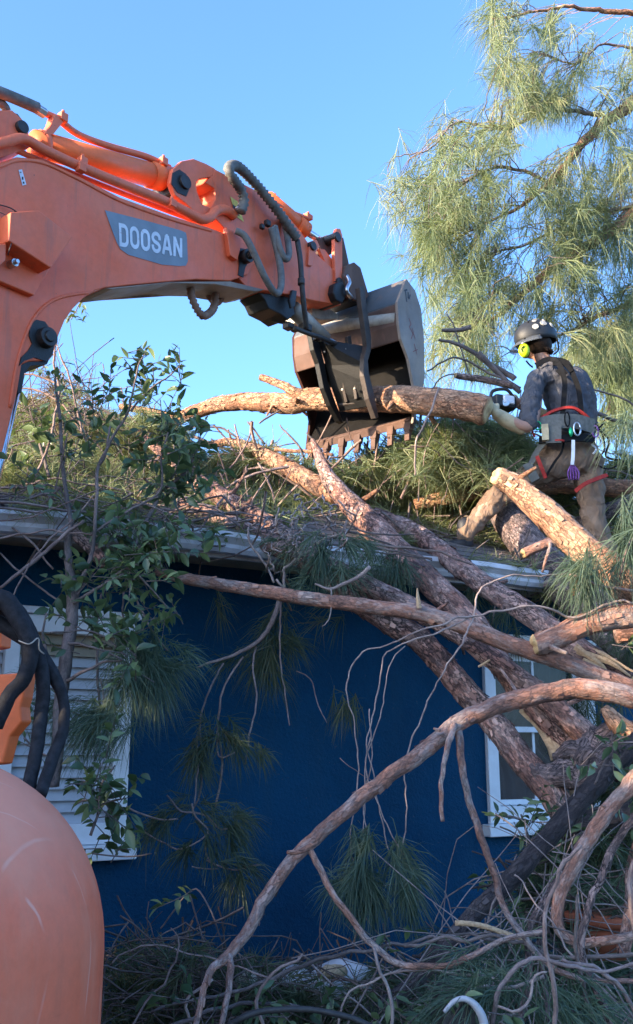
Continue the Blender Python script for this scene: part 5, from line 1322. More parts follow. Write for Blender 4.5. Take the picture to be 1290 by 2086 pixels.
# branches standing out of the roof brush against the sky
rb = [
 ('bare grey twig fork above the left of the roof ridge', [[(500, 905, 6.8, 3), (470, 880, 6.8, 5), (440, 870, 6.8, 4), (390, 872, 6.8, 2)], [(540, 905, 6.8, 4), (520, 880, 6.8, 4), (505, 860, 6.8, 3)]], 'twig'),
 ('thin twig leaning against the sky below the gripped trunk', [[(620, 930, 6.5, 5), (600, 900, 6.5, 5), (570, 865, 6.5, 3)], [(625, 880, 6.4, 3), (640, 900, 6.4, 5), (655, 920, 6.4, 5)]], 'twig'),
 ('short stick hanging under the gripped trunk', [[(527, 862, 6.6, 4), (550, 848, 6.6, 4), (572, 838, 6.6, 3)]], 'twig'),
 ('slender curved twig rising right of the bucket', [[(845, 970, 6.2, 4), (850, 900, 6.1, 5), (870, 850, 6.0, 5), (895, 790, 6.0, 4)]], 'twig_pale'),
 ('bare snag branches between the bucket and the worker', [[(1050, 775, 7.0, 12), (990, 735, 7.0, 10), (940, 705, 7.0, 8), (895, 690, 7.0, 5)], [(975, 720, 7.0, 12), (1000, 745, 7.0, 12), (1060, 800, 7.0, 10)], [(900, 670, 7.0, 7), (930, 672, 7.0, 9), (960, 668, 7.0, 10)], [(870, 755, 7.0, 3), (930, 730, 7.0, 4), (1000, 760, 7.0, 5), (1060, 790, 7.0, 5)], [(910, 640, 7.0, 3), (935, 690, 7.0, 3), (960, 780, 7.0, 3)], [(868, 820, 6.6, 3), (900, 770, 6.6, 3), (950, 760, 6.6, 3)]], 'twig'),
 ('broken limb with side twigs below the sawn trunk end', [[(940, 850, 6.9, 12), (965, 890, 6.9, 14), (985, 930, 6.9, 14), (1005, 975, 6.9, 12)], [(1030, 860, 6.9, 6), (1060, 900, 6.9, 7), (1085, 930, 6.9, 6)]], 'twig_root'),
 ('long twig reaching out behind the worker to the right', [[(1195, 835, 6.9, 9), (1240, 850, 6.9, 8), (1300, 870, 6.9, 7)], [(1190, 790, 7.2, 3), (1240, 800, 7.2, 4), (1300, 830, 7.2, 4)]], 'twig'),
 ('tall bare whips above the left brush beside the boom', [[(60, 1000, 4.8, 5), (100, 900, 4.8, 5), (120, 800, 4.8, 5), (110, 740, 4.8, 4), (115, 690, 4.8, 3)], [(170, 880, 4.8, 5), (150, 800, 4.8, 4), (130, 740, 4.8, 4), (118, 700, 4.8, 2)], [(40, 790, 5.0, 3), (90, 800, 5.0, 4), (150, 850, 5.0, 4), (190, 930, 5.0, 4)], [(40, 760, 5.0, 3), (90, 770, 5, 4), (140, 800, 5, 4)]], 'twig_root'),
 ('low fan of twigs lying over the gutter at far left', [[(0, 1200, 4.3, 6), (60, 1150, 4.3, 8), (110, 1110, 4.3, 8), (170, 1060, 4.3, 6)], [(0, 1130, 4.4, 4), (60, 1180, 4.4, 4), (130, 1230, 4.4, 4)], [(0, 1060, 4.4, 4), (60, 1100, 4.4, 5), (110, 1160, 4.4, 4)], [(20, 1230, 4.3, 3), (80, 1120, 4.3, 4), (150, 1060, 4.3, 4), (190, 1010, 4.3, 3)], [(-10, 1100, 4.3, 5), (50, 1090, 4.3, 4), (110, 1080, 4.3, 4), (200, 1090, 4.3, 3)]], 'twig_root'),
 ('bundle of thin canes lying along the gutter centre right', [[(640, 1090, 4.9, 5), (730, 1100, 4.9, 6), (800, 1115, 4.9, 6), (900, 1125, 4.9, 5), (960, 1150, 4.9, 3)], [(660, 1110, 4.9, 4), (760, 1115, 4.9, 5), (850, 1130, 4.9, 4)], [(700, 1080, 5, 4), (800, 1110, 5, 4), (880, 1145, 5, 4)], [(720, 1075, 5, 4), (760, 1085, 5, 4), (840, 1090, 5, 3)], [(700, 1120, 4.9, 3), (780, 1125, 4.9, 4), (880, 1140, 4.9, 3)]], 'twig'),
]
for lab, lines, m in rb:
    vine(lab, lines, m, 'bare_branch', 'branch', wobble=.012, segs=6)

# ------------------------------------------------------------------ leafy shrubs on the left
def shrub(name, label, stems, clusters, scale=1.0, cat='shrub', stemmat='twig'):
    st = [px(s) for s in stems]
    t = thing(name, label, cat, st[0][0][0])
    for s in st:
        v_, f_, b_ = tube(smooth_path(s, .03), 8, .08, 20, .008, random.random() * 20)
        mb = MB(); mb.add(v_, f_, b_); mb.build('stem', stemmat, t)
    mb = MB()
    pls = []
    for (u, v, Y, ru, rv, n) in clusters:
        k = 0; n = int(n * (1.6 if name in ('sapling', 'leafy_branch') else 1.0))
        while k < n:
            # a short sprig with alternating leaves
            a = random.uniform(0, 6.28); r = math.sqrt(random.random())
            uu, vv = u + ru * r * math.cos(a), v + rv * r * math.sin(a)
            YY = Y + random.uniform(-.18, .18)
            c = P(uu, vv, YY)
            d = Vector((random.gauss(0, 1), random.gauss(0, .8), random.gauss(.1, .8))).normalized()
            m = random.randint(3, 7); L = m * .022
            end = c + d * L
            v_, f_, b_ = tube([(c - d * .05, .0022), (c, .002), (end, .001)], 4, cap=False); mb.add(v_, f_, b_)
            for j in range(m):
                p = c + d * (L * (j + .5) / m)
                sd = d.cross(Vector((random.gauss(0, 1), random.gauss(0, 1), random.gauss(0, 1)))).normalized()
                pls.append((p, (d * .6 + sd * random.uniform(.5, 1.1)), scale * random.uniform(.65, 1.15)))
            k += m
    mb.build('sprigs', stemmat, t)['kind'] = 'stuff'
    put_leaves(t, pls)
    return t
shrub('sapling', 'tall leafy sapling rising above the gutter left of the wall', [
    [(110, 1600, 4.15, 26), (118, 1500, 4.15, 26), (125, 1400, 4.2, 26), (142, 1300, 4.25, 26), (150, 1220, 4.3, 24), (138, 1120, 4.35, 16), (142, 1060, 4.35, 9), (128, 960, 4.4, 8), (124, 850, 4.4, 7), (110, 770, 4.4, 4)],
    [(150, 1220, 4.3, 16), (190, 1120, 4.3, 8), (195, 1010, 4.3, 7), (200, 950, 4.35, 7), (230, 890, 4.35, 6), (262, 840, 4.35, 5), (275, 770, 4.35, 4), (285, 735, 4.35, 3), (300, 715, 4.35, 2)],
    [(200, 950, 4.35, 6), (215, 920, 4.35, 5), (225, 870, 4.4, 4)],
    [(265, 840, 4.35, 5), (300, 800, 4.35, 4), (345, 765, 4.35, 3), (370, 742, 4.35, 2)],
    [(185, 1090, 4.3, 6), (260, 1040, 4.35, 5), (325, 1000, 4.4, 5), (330, 930, 4.4, 4), (345, 880, 4.4, 3)],
    [(150, 1230, 4.25, 8), (210, 1190, 4.25, 6), (270, 1160, 4.2, 5), (340, 1240, 4.2, 3)],
    [(128, 1400, 4.2, 12), (100, 1350, 4.15, 8), (88, 1290, 4.15, 5), (95, 1250, 4.15, 3)], [(130, 1390, 4.2, 9), (165, 1370, 4.15, 7), (210, 1350, 4.15, 5), (250, 1345, 4.1, 3)], [(140, 1310, 4.2, 6), (200, 1320, 4.1, 5), (250, 1345, 4.1, 4)]],
    [(282, 735, 4.35, 22, 26, 16), (312, 760, 4.35, 22, 20, 12), (350, 765, 4.35, 25, 18, 18), (300, 805, 4.4, 30, 25, 20), (330, 830, 4.4, 26, 25, 26), (345, 885, 4.4, 45, 40, 55), (300, 900, 4.45, 40, 40, 30), (150, 800, 4.4, 40, 40, 12), (215, 830, 4.4, 40, 30, 12),
     (230, 1170, 4.2, 65, 50, 70), (290, 1160, 4.2, 40, 40, 40), (330, 1245, 4.2, 40, 20, 26), (70, 1000, 4.4, 40, 60, 18), (130, 900, 4.4, 60, 60, 30)], .95)
heap('roof_brush', 'sunlit dry boughs heaped high at the left end of the roof', 'brush',
     [(40, 850), (120, 815), (220, 860), (330, 890), (420, 960), (300, 960), (180, 950), (60, 930)],
     on_roof(1.0, .2), 150, 50, 80, 'needle_tree', 60, 'twig', (2, 4), (.2, .7), .004)
shrub('leafy_branch', 'broken leafy branch draped over the gutter edge', [
    [(330, 1000, 4.6, 8), (300, 1060, 4.5, 8), (270, 1120, 4.4, 7), (240, 1180, 4.35, 5)], [(380, 960, 4.6, 6), (400, 920, 4.6, 5), (410, 890, 4.6, 3)], [(380, 960, 4.6, 6), (330, 1000, 4.6, 8)], [(60, 830, 4.9, 4), (80, 900, 4.9, 6), (100, 970, 4.8, 6)]],
    [(385, 935, 4.65, 35, 45, 60), (350, 980, 4.6, 50, 30, 45), (300, 1085, 4.4, 70, 35, 50), (240, 1110, 4.35, 60, 40, 50), (200, 1060, 4.4, 60, 30, 30), (60, 900, 4.9, 40, 60, 30), (390, 1010, 4.6, 30, 20, 12), (320, 1130, 4.3, 50, 30, 40), (430, 1090, 4.6, 40, 20, 12), (420, 880, 4.7, 20, 20, 12), (160, 1170, 4.3, 40, 50, 30), (100, 850, 4.9, 50, 40, 30), (200, 890, 4.8, 60, 50, 30)], 1.2, 'branch')
shrub('window_shrub', 'dark glossy leaved shrub growing in front of the boarded window', [
    [(185, 1700, 4.0, 6), (200, 1650, 4.0, 5), (205, 1600, 4.0, 4), (235, 1560, 4.0, 3)], [(205, 1640, 4.0, 4), (240, 1630, 4.0, 3), (262, 1625, 4.0, 2)], [(150, 1640, 4.0, 5), (170, 1630, 4.0, 4), (210, 1630, 4.0, 3)], [(50, 1500, 4.05, 4), (80, 1530, 4.05, 4), (110, 1545, 4.05, 3)], [(188, 1740, 4.0, 3), (260, 1745, 4.0, 3), (310, 1738, 4.0, 2)], [(100, 1290, 4.1, 4), (200, 1290, 4.1, 4), (260, 1340, 4.1, 3)]],
    [(200, 1610, 4.0, 40, 35, 40), (170, 1600, 4.0, 35, 25, 22), (215, 1670, 4.0, 40, 30, 30), (240, 1615, 4.0, 30, 30, 18), (220, 1740, 4.0, 45, 25, 18), (50, 1495, 4.05, 25, 35, 18), (250, 1320, 4.1, 30, 30, 40), (215, 1280, 4.1, 60, 20, 36), (270, 1290, 4.15, 25, 30, 26), (150, 1300, 4.1, 30, 30, 14), (290, 1370, 4.1, 20, 30, 12), (225, 1530, 4.05, 20, 14, 6)], 1.15)
shrub('ground_shrub', 'low leafy suckers by the right window sill and blackened trunk', [
    [(1090, 1760, 4.4, 6), (1075, 1700, 4.4, 5), (1060, 1660, 4.4, 3)], [(1120, 1720, 4.4, 5), (1170, 1690, 4.4, 4)], [(1000, 1660, 4.3, 3), (1040, 1665, 4.3, 3), (1080, 1680, 4.3, 3)], [(1210, 1600, 3.9, 4), (1250, 1520, 3.9, 4), (1270, 1500, 3.9, 3)]],
    [(1075, 1680, 4.35, 50, 20, 40), (1120, 1700, 4.35, 40, 30, 40), (1180, 1690, 4.3, 25, 30, 20), (1060, 1820, 4.6, 80, 50, 60), (1255, 1515, 3.9, 20, 22, 20), (1270, 1325, 4.1, 25, 14, 10), (1270, 1640, 4.0, 30, 30, 16), (1240, 1560, 3.9, 30, 20, 10), (1080, 1890, 4.0, 60, 40, 20)], 1.0)
shrub('ground_shrub', 'broad green leaves scattered through the lower brush', [
    [(700, 2100, 3.4, 4), (760, 1990, 3.4, 4), (790, 1930, 3.4, 3)], [(330, 1890, 4.2, 3), (400, 1810, 4.2, 3), (450, 1920, 4.2, 3)]],
    [(780, 1890, 3.5, 50, 15, 8), (380, 2040, 3.5, 40, 30, 14), (400, 1830, 4.2, 40, 30, 8), (600, 2060, 3.6, 120, 20, 30), (520, 2070, 3.5, 100, 20, 30), (720, 2060, 3.6, 90, 30, 30), (850, 2070, 3.5, 60, 20, 20), (1000, 2080, 3.3, 90, 15, 16)], .9)
shrub('ivy_sprig', 'few leaves sprouting behind the inner curve of the boom', [
    [(175, 600, 5.6, 2), (160, 620, 5.6, 2), (145, 650, 5.6, 2)]], [(170, 612, 5.6, 15, 10, 6), (146, 640, 5.6, 8, 12, 6), (80, 748, 5.2, 30, 14, 10)], .8, 'leaves')

# ------------------------------------------------------------------ pine tree, upper right
def pine(name, label, cat, trunk, limbs, clumps, nn, Lpx, w, m, droop=.75, spread=.36, base=None, twm='twig'):
    tp = px(trunk)
    t = thing(name, label, cat, Vector((tp[0][0].x, tp[0][0].y, 0)))
    mb = MB()
    v_, f_, b_ = tube(smooth_path([(Vector((tp[0][0].x + .1, tp[0][0].y, -.1)), tp[0][1] * 1.4)] + tp, .15), 14, .1, 8, .02, 3); mb.add(v_, f_, b_)
    mb.build('trunk', 'bark_grey', t)
    lp = []
    for l in limbs:
        q = px([(a1, b1, c1, d1 * .7) for a1, b1, c1, d1 in l]); sm = smooth_path(q, .06); lp += [p for p, r in sm]
        v_, f_, b_ = tube(sm, 8, .1, 14, .02, random.random() * 9)
        mb = MB(); mb.add(v_, f_, b_); mb.build('limb', 'bark_orange' if l[0][3] > 13 else twm, t)
    tw = MB(); ps, ts = [], []
    LP = np.array([tuple(p) for p in lp])
    for (u, v, ru, rv, Y, n) in clumps:
        tone = random.uniform(-.2, .2)
        for _ in range(int(n * .82)):
            a = random.uniform(0, 6.28); r = random.random() ** .6
            c = P(u + ru * r * math.cos(a), v + rv * r * math.sin(a), Y + random.gauss(0, .55))
            # twig from the nearest limb, arching over and down
            dd = np.linalg.norm(LP - np.array(c) - np.array([.25, 0, .15]), axis=1)
            q = Vector(LP[int(np.argmin(dd + rng.random(len(dd)) * .25))])
            dist = (c - q).length
            if dist > 1.5: q = c + (q - c) * (1.2 / dist)
            ax = (c - q); ax = ax.normalized() if ax.length > .01 else Vector((-1, 0, 0))
            mid = (q + c) / 2 + Vector((0, 0, .12 * min(dist, 1) + .03)) + Vector((random.gauss(0, .05), random.gauss(0, .05), 0))
            if random.random() < .75:
                v_, f_, b_ = tube(smooth_path([(q, .007), (mid, .005), (c, .002)], .09), 3, 0, 10, .02, random.random() * 9, cap=False); tw.add(v_, f_, b_)
            L = Lpx / F * Y * random.uniform(.6, 1.25)
            for k in range(1 + (random.random() < .5)):
                dirn = ax * .6 + Vector((random.gauss(0, .45), random.gauss(0, .45), -.45 + random.gauss(0, .4)))
                a_, b__ = tuft(c + Vector((random.gauss(0, .05), random.gauss(0, .05), random.gauss(0, .05))), dirn, nn, L, spread, w, droop, .75)
                ps.append(a_); ts.append(np.clip(b__ + tone, 0, 1))
    tw.build('twigs', twm, t)['kind'] = 'stuff'
    needle_mesh('crown', ps, ts, m, t)['kind'] = 'stuff'
    return t
pine('pine_tree', 'standing long needled tree with drooping olive foliage at upper right', 'tree',
     [(1420, 1100, 9.6, 150), (1430, 600, 9.6, 130), (1400, 200, 9.6, 110), (1380, -200, 9.6, 80)],
     [[(1400, 350, 9.5, 50), (1300, 430, 9.3, 34), (1230, 480, 9.2, 30), (1150, 530, 9.0, 26), (1080, 585, 8.9, 18), (1030, 630, 8.8, 12), (980, 670, 8.7, 6)],
      [(1390, 120, 9.5, 44), (1290, 210, 9.3, 34), (1230, 250, 9.2, 28), (1180, 300, 9.1, 22), (1130, 360, 9.0, 16), (1060, 420, 8.9, 10), (960, 470, 8.8, 6), (880, 520, 8.7, 3)],
      [(1380, 60, 9.5, 24), (1290, 28, 9.3, 14), (1220, 22, 9.2, 12), (1150, 14, 9.0, 8), (1060, 30, 8.9, 6), (1000, 40, 8.8, 3)],
      [(1230, 235, 9.2, 12), (1120, 225, 9.0, 10), (1030, 262, 8.9, 8), (930, 250, 8.8, 5), (880, 300, 8.7, 4), (800, 325, 8.7, 3), (790, 360, 8.7, 2)],
      [(1120, 370, 9.0, 10), (1020, 340, 8.9, 8), (930, 380, 8.8, 6), (860, 410, 8.7, 4), (800, 440, 8.7, 2)],
      [(1300, 420, 9.3, 12), (1190, 440, 9.2, 8), (1090, 490, 9.0, 6), (1000, 520, 8.9, 5), (900, 560, 8.8, 3)],
      [(1340, 600, 9.3, 20), (1230, 640, 9.0, 12), (1150, 680, 8.9, 8), (1060, 720, 8.8, 4)],
      [(1290, 100, 9.3, 8), (1230, 90, 9.2, 6), (1170, 130, 9, 5), (1110, 110, 9, 4)]],
     [(1000, 60, 26, 70, 8.8, 16), (1030, 20, 40, 25, 8.8, 10), (1010, 130, 30, 40, 8.8, 12), (1040, 90, 40, 40, 8.8, 12), (1070, 160, 45, 45, 8.8, 26), (1120, 60, 50, 40, 9, 12), (1110, 190, 60, 40, 9, 26), (1160, 60, 50, 30, 9.1, 8), (1060, 230, 60, 35, 8.9, 24),
      (1140, 210, 50, 40, 9, 18), (1210, 130, 40, 40, 9.1, 12), (1270, 170, 35, 50, 9.2, 22), (1235, 250, 50, 40, 9.1, 14), (1290, 110, 30, 40, 9.2, 8),
      (900, 280, 30, 30, 8.7, 12), (960, 290, 50, 40, 8.7, 22), (920, 330, 50, 40, 8.7, 20), (1010, 290, 40, 40, 8.8, 18), (810, 400, 22, 45, 8.7, 14), (850, 380, 25, 50, 8.7, 12),
      (900, 410, 50, 50, 8.7, 34), (880, 470, 45, 45, 8.7, 34), (950, 450, 60, 50, 8.7, 34), (860, 520, 30, 25, 8.7, 14), (930, 530, 55, 45, 8.7, 34), (1000, 390, 50, 40, 8.8, 20), (1020, 480, 40, 40, 8.8, 12),
      (980, 560, 60, 50, 8.7, 30), (920, 600, 45, 40, 8.7, 20), (960, 640, 60, 40, 8.7, 22), (1050, 600, 50, 40, 8.8, 20), (1110, 400, 50, 50, 8.9, 28), (1160, 350, 50, 40, 9, 20), (1180, 430, 60, 50, 9, 36), (1250, 400, 60, 60, 9.2, 40), (1270, 330, 50, 40, 9.2, 20),
      (1120, 480, 50, 40, 8.9, 24), (1200, 500, 60, 50, 9, 36), (1270, 500, 50, 60, 9.1, 36), (1150, 560, 60, 40, 8.9, 30), (1110, 640, 50, 40, 8.9, 20), (1200, 600, 60, 50, 9, 24), (1270, 600, 40, 40, 9, 16), (1060, 680, 40, 25, 8.8, 10), (890, 700, 30, 30, 8.6, 6), (980, 700, 40, 30, 8.6, 12), (1180, 690, 60, 30, 9, 18), (1260, 680, 50, 40, 9, 18), (900, 760, 30, 20, 8.0, 5), (1010, 740, 40, 30, 8.2, 10), (920, 670, 40, 40, 8.3, 14), (960, 720, 50, 30, 8.2, 12), (880, 730, 20, 30, 8.2, 6)],
     22, 74, .0050, 'needle_tree', .6, .36)
pine('background_tree', 'paler sunlit tree behind the worker at the right edge', 'tree',
     [(1500, 1100, 13, 100), (1500, 700, 13, 80)],
     [[(1500, 720, 13, 16), (1300, 760, 12.8, 10), (1200, 760, 12.5, 6), (1150, 770, 12.5, 3)], [(1500, 620, 13, 16), (1320, 680, 12.8, 10), (1200, 700, 12.5, 5)], [(1500, 820, 13, 14), (1300, 850, 12.8, 8), (1220, 860, 12.5, 4)]],
     [(1250, 720, 60, 50, 12.5, 80), (1190, 710, 40, 30, 12.5, 30), (1270, 790, 40, 40, 12.5, 40), (1180, 770, 30, 20, 12.5, 10), (1260, 860, 50, 30, 12.5, 20), (1290, 680, 40, 40, 12.5, 30)],
     30, 60, .0085, 'needle_tree')
pine('background_tree', 'low olive tree top showing over the ridge left of centre', 'tree',
     [(470, 1200, 11, 70), (470, 980, 11, 50)],
     [[(470, 985, 11, 8), (440, 950, 11, 5), (400, 930, 11, 3)], [(470, 985, 11, 8), (520, 950, 11, 5), (600, 930, 11, 3)]],
     [(440, 960, 50, 25, 11, 16), (540, 950, 60, 20, 11, 14)],
     26, 60, .0075, 'needle_tree')
pine('background_tree', 'bushy tree behind the left brush beside the boom', 'tree',
     [(60, 1300, 9.5, 90), (80, 1000, 9.5, 60), (90, 860, 9.5, 30)],
     [[(90, 900, 9.5, 8), (60, 850, 9.5, 5), (30, 820, 9.5, 3)], [(90, 900, 9.5, 8), (150, 850, 9.5, 5), (210, 850, 9.5, 3)]],
     [(60, 860, 60, 45, 9.5, 40), (150, 870, 60, 35, 9.5, 30), (110, 930, 120, 50, 9.5, 50), (230, 920, 60, 40, 9.5, 24), (140, 800, 40, 20, 9.5, 6)],
     26, 60, .0065, 'needle_tree')

# unseen trees added on the left to keep the low sun off the yard
def add_shade_tree(x, y, h, rad, k):
    t = thing('shade_tree', ['tall unseen tree added left of the excavator to shade the yard', 'tall unseen tree added beside the excavator tracks for shade', 'broad unseen tree added left of the house corner for shade', 'high unseen tree added behind the camera on the left for shade', 'round unseen tree added furthest down the left side for shade'][k], 'tree', Vector((x, y, 0)), 'unseen trees added on the left for shade')
    v_, f_, b_ = tube(smooth_path([(Vector((x, y, -.1)), .22), (Vector((x + .1, y, h * .5)), .16), (Vector((x, y, h * .85)), .06)], .2), 10, .1, 6, .03, k)
    mb = MB(); mb.add(v_, f_, b_); mb.build('trunk', 'bark_grey', t)
    mb = MB()
    n = 5200
    for i in range(n):
        a = random.uniform(0, 6.28); z = random.uniform(.12, 1.0)
        rr = rad * (math.sin(min(1, (1.02 - z) * 2.2) * math.pi / 2)) * (random.random() ** .45) * (1 + .15 * math.sin(a * 5 + z * 9))
        c = Vector((x + rr * math.cos(a), y + rr * math.sin(a), z * h))
        d = Vector((random.gauss(0, 1), random.gauss(0, 1), random.gauss(0, 1))).normalized() * random.uniform(.09, .17)
        e = d.cross(Vector((random.gauss(0, 1), random.gauss(0, 1), random.gauss(0, 1)))).normalized() * random.uniform(.05, .09)
        mb.add([c - d, c + e, c + d, c - e], [[0, 1, 2, 3]], None, [random.random()] * 4)
    mb.build('crown', 'leaf_cover', t)['kind'] = 'stuff'
for k, (x, y, h, r_) in enumerate([(-7.4, -2.4, 5.0, 1.9), (-7.2, 0.8, 5.0, 2.0), (-7.4, 3.9, 4.9, 2.0), (-7.2, -5.4, 5.3, 2.0), (-7.6, 6.6, 4.7, 1.7)]): add_shade_tree(x, y, h, r_, k)

# ------------------------------------------------------------------ the worker
PY = 6.35
W = lambda u, v, dy=0: P(u, v, PY + dy)
person = thing('person', 'tree worker in grey shirt, black helmet, lime ear muffs and harness astride the roof logs', 'person', Vector((W(1110, 1150).x, PY, W(1110, 1150).z)))
def capsules(chains, name, m, parent, voxel=.012, smooth=6):
    """chains of (Vector, r) swept and fused into one continuous surface"""
    mb = MB()
    for ch in chains:
        ch = [(c[0], c[1]) for c in ch]
        if len(ch) > 1:
            v_, f_, b_ = tube(smooth_path(ch, .03), 16); mb.add(v_, f_, b_)
        for c, r_ in (ch[0], ch[-1]):
            vs, fs = [], []
            K1, K2 = 8, 14
            for i in range(K1 + 1):
                a = math.pi * i / K1
                for j in range(K2): b = 2 * math.pi * j / K2; vs.append(c + Vector((math.sin(a) * math.cos(b), math.sin(a) * math.sin(b), math.cos(a))) * r_ * .999)
            for i in range(K1):
                for j in range(K2): fs.append([i * K2 + j, i * K2 + (j + 1) % K2, (i + 1) * K2 + (j + 1) % K2, (i + 1) * K2 + j][::-1])
            mb.add(vs, fs)
    o = mb.build(name, m, parent)
    r_ = o.modifiers.new('remesh', 'REMESH'); r_.mode = 'VOXEL'; r_.voxel_size = voxel; r_.use_smooth_shade = True
    s_ = o.modifiers.new('smooth', 'SMOOTH'); s_.factor = .5; s_.iterations = smooth
    if name in ('shirt', 'trousers'):
        tx = bpy.data.textures.new('folds_' + name, 'CLOUDS'); tx.noise_scale = .065; tx.noise_depth = 2; tx.cloud_type = 'GRAYSCALE'
        d_ = o.modifiers.new('folds', 'DISPLACE'); d_.texture = tx; d_.strength = .036; d_.mid_level = .5; d_.texture_coords = 'GLOBAL'
        s_ = o.modifiers.new('settle', 'SMOOTH'); s_.iterations = 1
    return o
def el(c, rx, ry, rz, yaw=0, m=24, n=16):
    vs, fs = [], []
    q = Matrix.Rotation(yaw, 3, 'Z')
    for i in range(n + 1):
        a = math.pi * i / n
        for j in range(m):
            b = 2 * math.pi * j / m
            vs.append(c + q @ Vector((rx * math.sin(a) * math.cos(b), ry * math.sin(a) * math.sin(b), rz * math.cos(a))))
    for i in range(n):
        for j in range(m): fs.append([i * m + j, (i + 1) * m + j, (i + 1) * m + (j + 1) % m, i * m + (j + 1) % m])
    return vs, fs
pelvis = W(1165, 925); chest = W(1150, 815); neck = W(1112, 742); head = W(1092, 700)
shL, shR = W(1092, 778, -.10), W(1185, 775, .14)
elL, wrL = W(1078, 868, -.22), W(1008, 838, -.28)
elR, wrR = W(1120, 850, .30), W(1042, 812, .10)
hipL, knL, anL = W(1140, 945, -.02), W(1018, 1010, -.02), W(948, 1088, .0)
hipR, knR, anR = W(1196, 950, .06), W(1212, 1065, .02), W(1252, 1170, .0)
body = capsules([[(pelvis, .10), (chest, .11), (W(1122, 762), .08), (neck, .058), (W(1100, 722), .055)],
                 [(head + Vector((0, 0, .02)), .085), (head + Vector((-.03, .02, -.03)), .072)],
                 [(shL, .055), (elL, .042), (wrL, .030)], [(shR, .055), (elR, .042), (wrR, .030)],
                 [(hipL, .085), (knL, .058), (anL, .042)], [(hipR, .085), (knR, .058), (anR, .042)],
                 [(head + Vector((-.085, .045, -.02)), .012), (head + Vector((-.105, .055, -.035)), .012)]], 'body', 'skin', person, .011, 4)
# face features: ears, eyes, mouth belong to the head even though it is turned away
m2 = MB()
for s_ in (-1, 1):
    v_, f_ = el(head + Vector((-.078, .03 + .03 * s_, .005)), .008, .01, .008, 0, 10, 6); m2.add(v_, f_)
m2.build('eyes', 'sticker', person)
m2 = MB()
v_, f_ = el(head + Vector((.015, -.01, -.015)), .092, .094, .085); m2.add(v_, f_)
for k in range(60):
    a = random.uniform(-1.2, 1.2)
    c = head + Vector((.075 * math.cos(a) + .01, -.08 * math.sin(a + .5), -.06))
    v_, f_, b_ = tube([(c, .006), (c + Vector((random.uniform(0, .02), random.uniform(-.01, .01), -.03)), .003)], 4); m2.add(v_, f_, b_)
m2.build('hair', 'hair', person)
# shirt with short sleeves to the elbow
capsules([[(W(1168, 885), .122), (W(1160, 850), .128), (chest, .138), (W(1138, 778), .124), (W(1124, 757), .092)],
          [(W(1188, 870, .02), .095), (W(1184, 815, .05), .105), (W(1172, 775, .08), .092)],
          [(W(1118, 770, -.06), .085), (shL, .070), (W(1082, 820, -.17), .064), (W(1076, 860, -.21), .068)],
          [(W(1150, 770, .06), .085), (shR, .070), (W(1150, 815, .24), .062), (elR, .058)],
          [(W(1110, 746), .060), (W(1118, 760), .075)]], 'shirt', 'shirt_grey', person, .010, 4)
capsules([[(W(1145, 905, -.0), .115), (W(1170, 908, .02), .125), (W(1180, 930, .02), .130)], [(W(1125, 930, -.02), .105), (W(1165, 935), .13), (W(1195, 940, .02), .115)],
          [(hipL, .108), (W(1085, 968, -.02), .094), (knL, .076), (W(982, 1048), .066), (W(955, 1082), .062), (W(948, 1090), .064)],
          [(hipR, .108), (W(1203, 1000, .04), .094), (knR, .078), (W(1232, 1115, .02), .072), (W(1250, 1160), .068)]], 'trousers', 'trouser_brown', person, .010, 4)
def boot(an, toe):
    capsules([[(an + Vector((0, 0, .06)), .055), (an + Vector((0, 0, -.03)), .052), (an + Vector((.01, 0, -.07)), .045)],
              [(an + Vector((0, 0, -.06)), .045), (an + toe * .6 + Vector((0, 0, -.075)), .045), (an + toe + Vector((0, 0, -.085)), .034)]], 'boot', 'boot', person, .009, 3)
boot(anL, Vector((-.13, .05, 0))); boot(anR, Vector((-.10, .12, 0)))
# khaki gloves with cuffs; separate curled fingers
capsules([[(W(1062, 872, -.22), .046), (W(1035, 858, -.25), .050), (W(1015, 845, -.27), .042)]], 'forearm_sleeve', 'glove', person, .009, 3)
capsules([[(W(1105, 845, .26), .046), (W(1060, 822, .16), .042)]], 'forearm_sleeve', 'glove', person, .009, 3)
def hand(wr, pd, up, thumb):
    pd = pd.normalized(); up = up.normalized(); sd = pd.cross(up).normalized()
    ch = [[(wr - pd * .03, .030), (wr + pd * .02, .034), (wr + pd * .05, .034)]]
    for off in (-.024, -.008, .008, .024): ch.append([(wr + pd * .02 + sd * off, .014), (wr + pd * .065 + sd * off, .013)])
    for i, off in enumerate((-.030, -.010, .010, .030)):
        L = (.036, .043, .046, .038)[i]
        a = wr + pd * .065 + sd * off
        b = a + pd * L * .8 - up * L * .25; c = b + pd * L * .15 - up * L * .8; d = c - pd * L * .5 - up * L * .35
        ch.append([(a, .0115), (b, .0108), (c, .010), (d, .009)])
    tb = wr + pd * .01 + sd * .03 * thumb
    ch.append([(tb, .014), (tb + pd * .03 + sd * .025 * thumb - up * .01, .012), (tb + pd * .06 + sd * .02 * thumb - up * .03, .010)])
    return capsules(ch, 'glove', 'glove', person, .0055, 2)
hand(wrL, W(990, 820, -.25) - wrL, Vector((-.3, -.7, .6)), 1)
hand(wrR, W(1010, 815, .0) - wrR, Vector((0, -.4, 1)), -1)
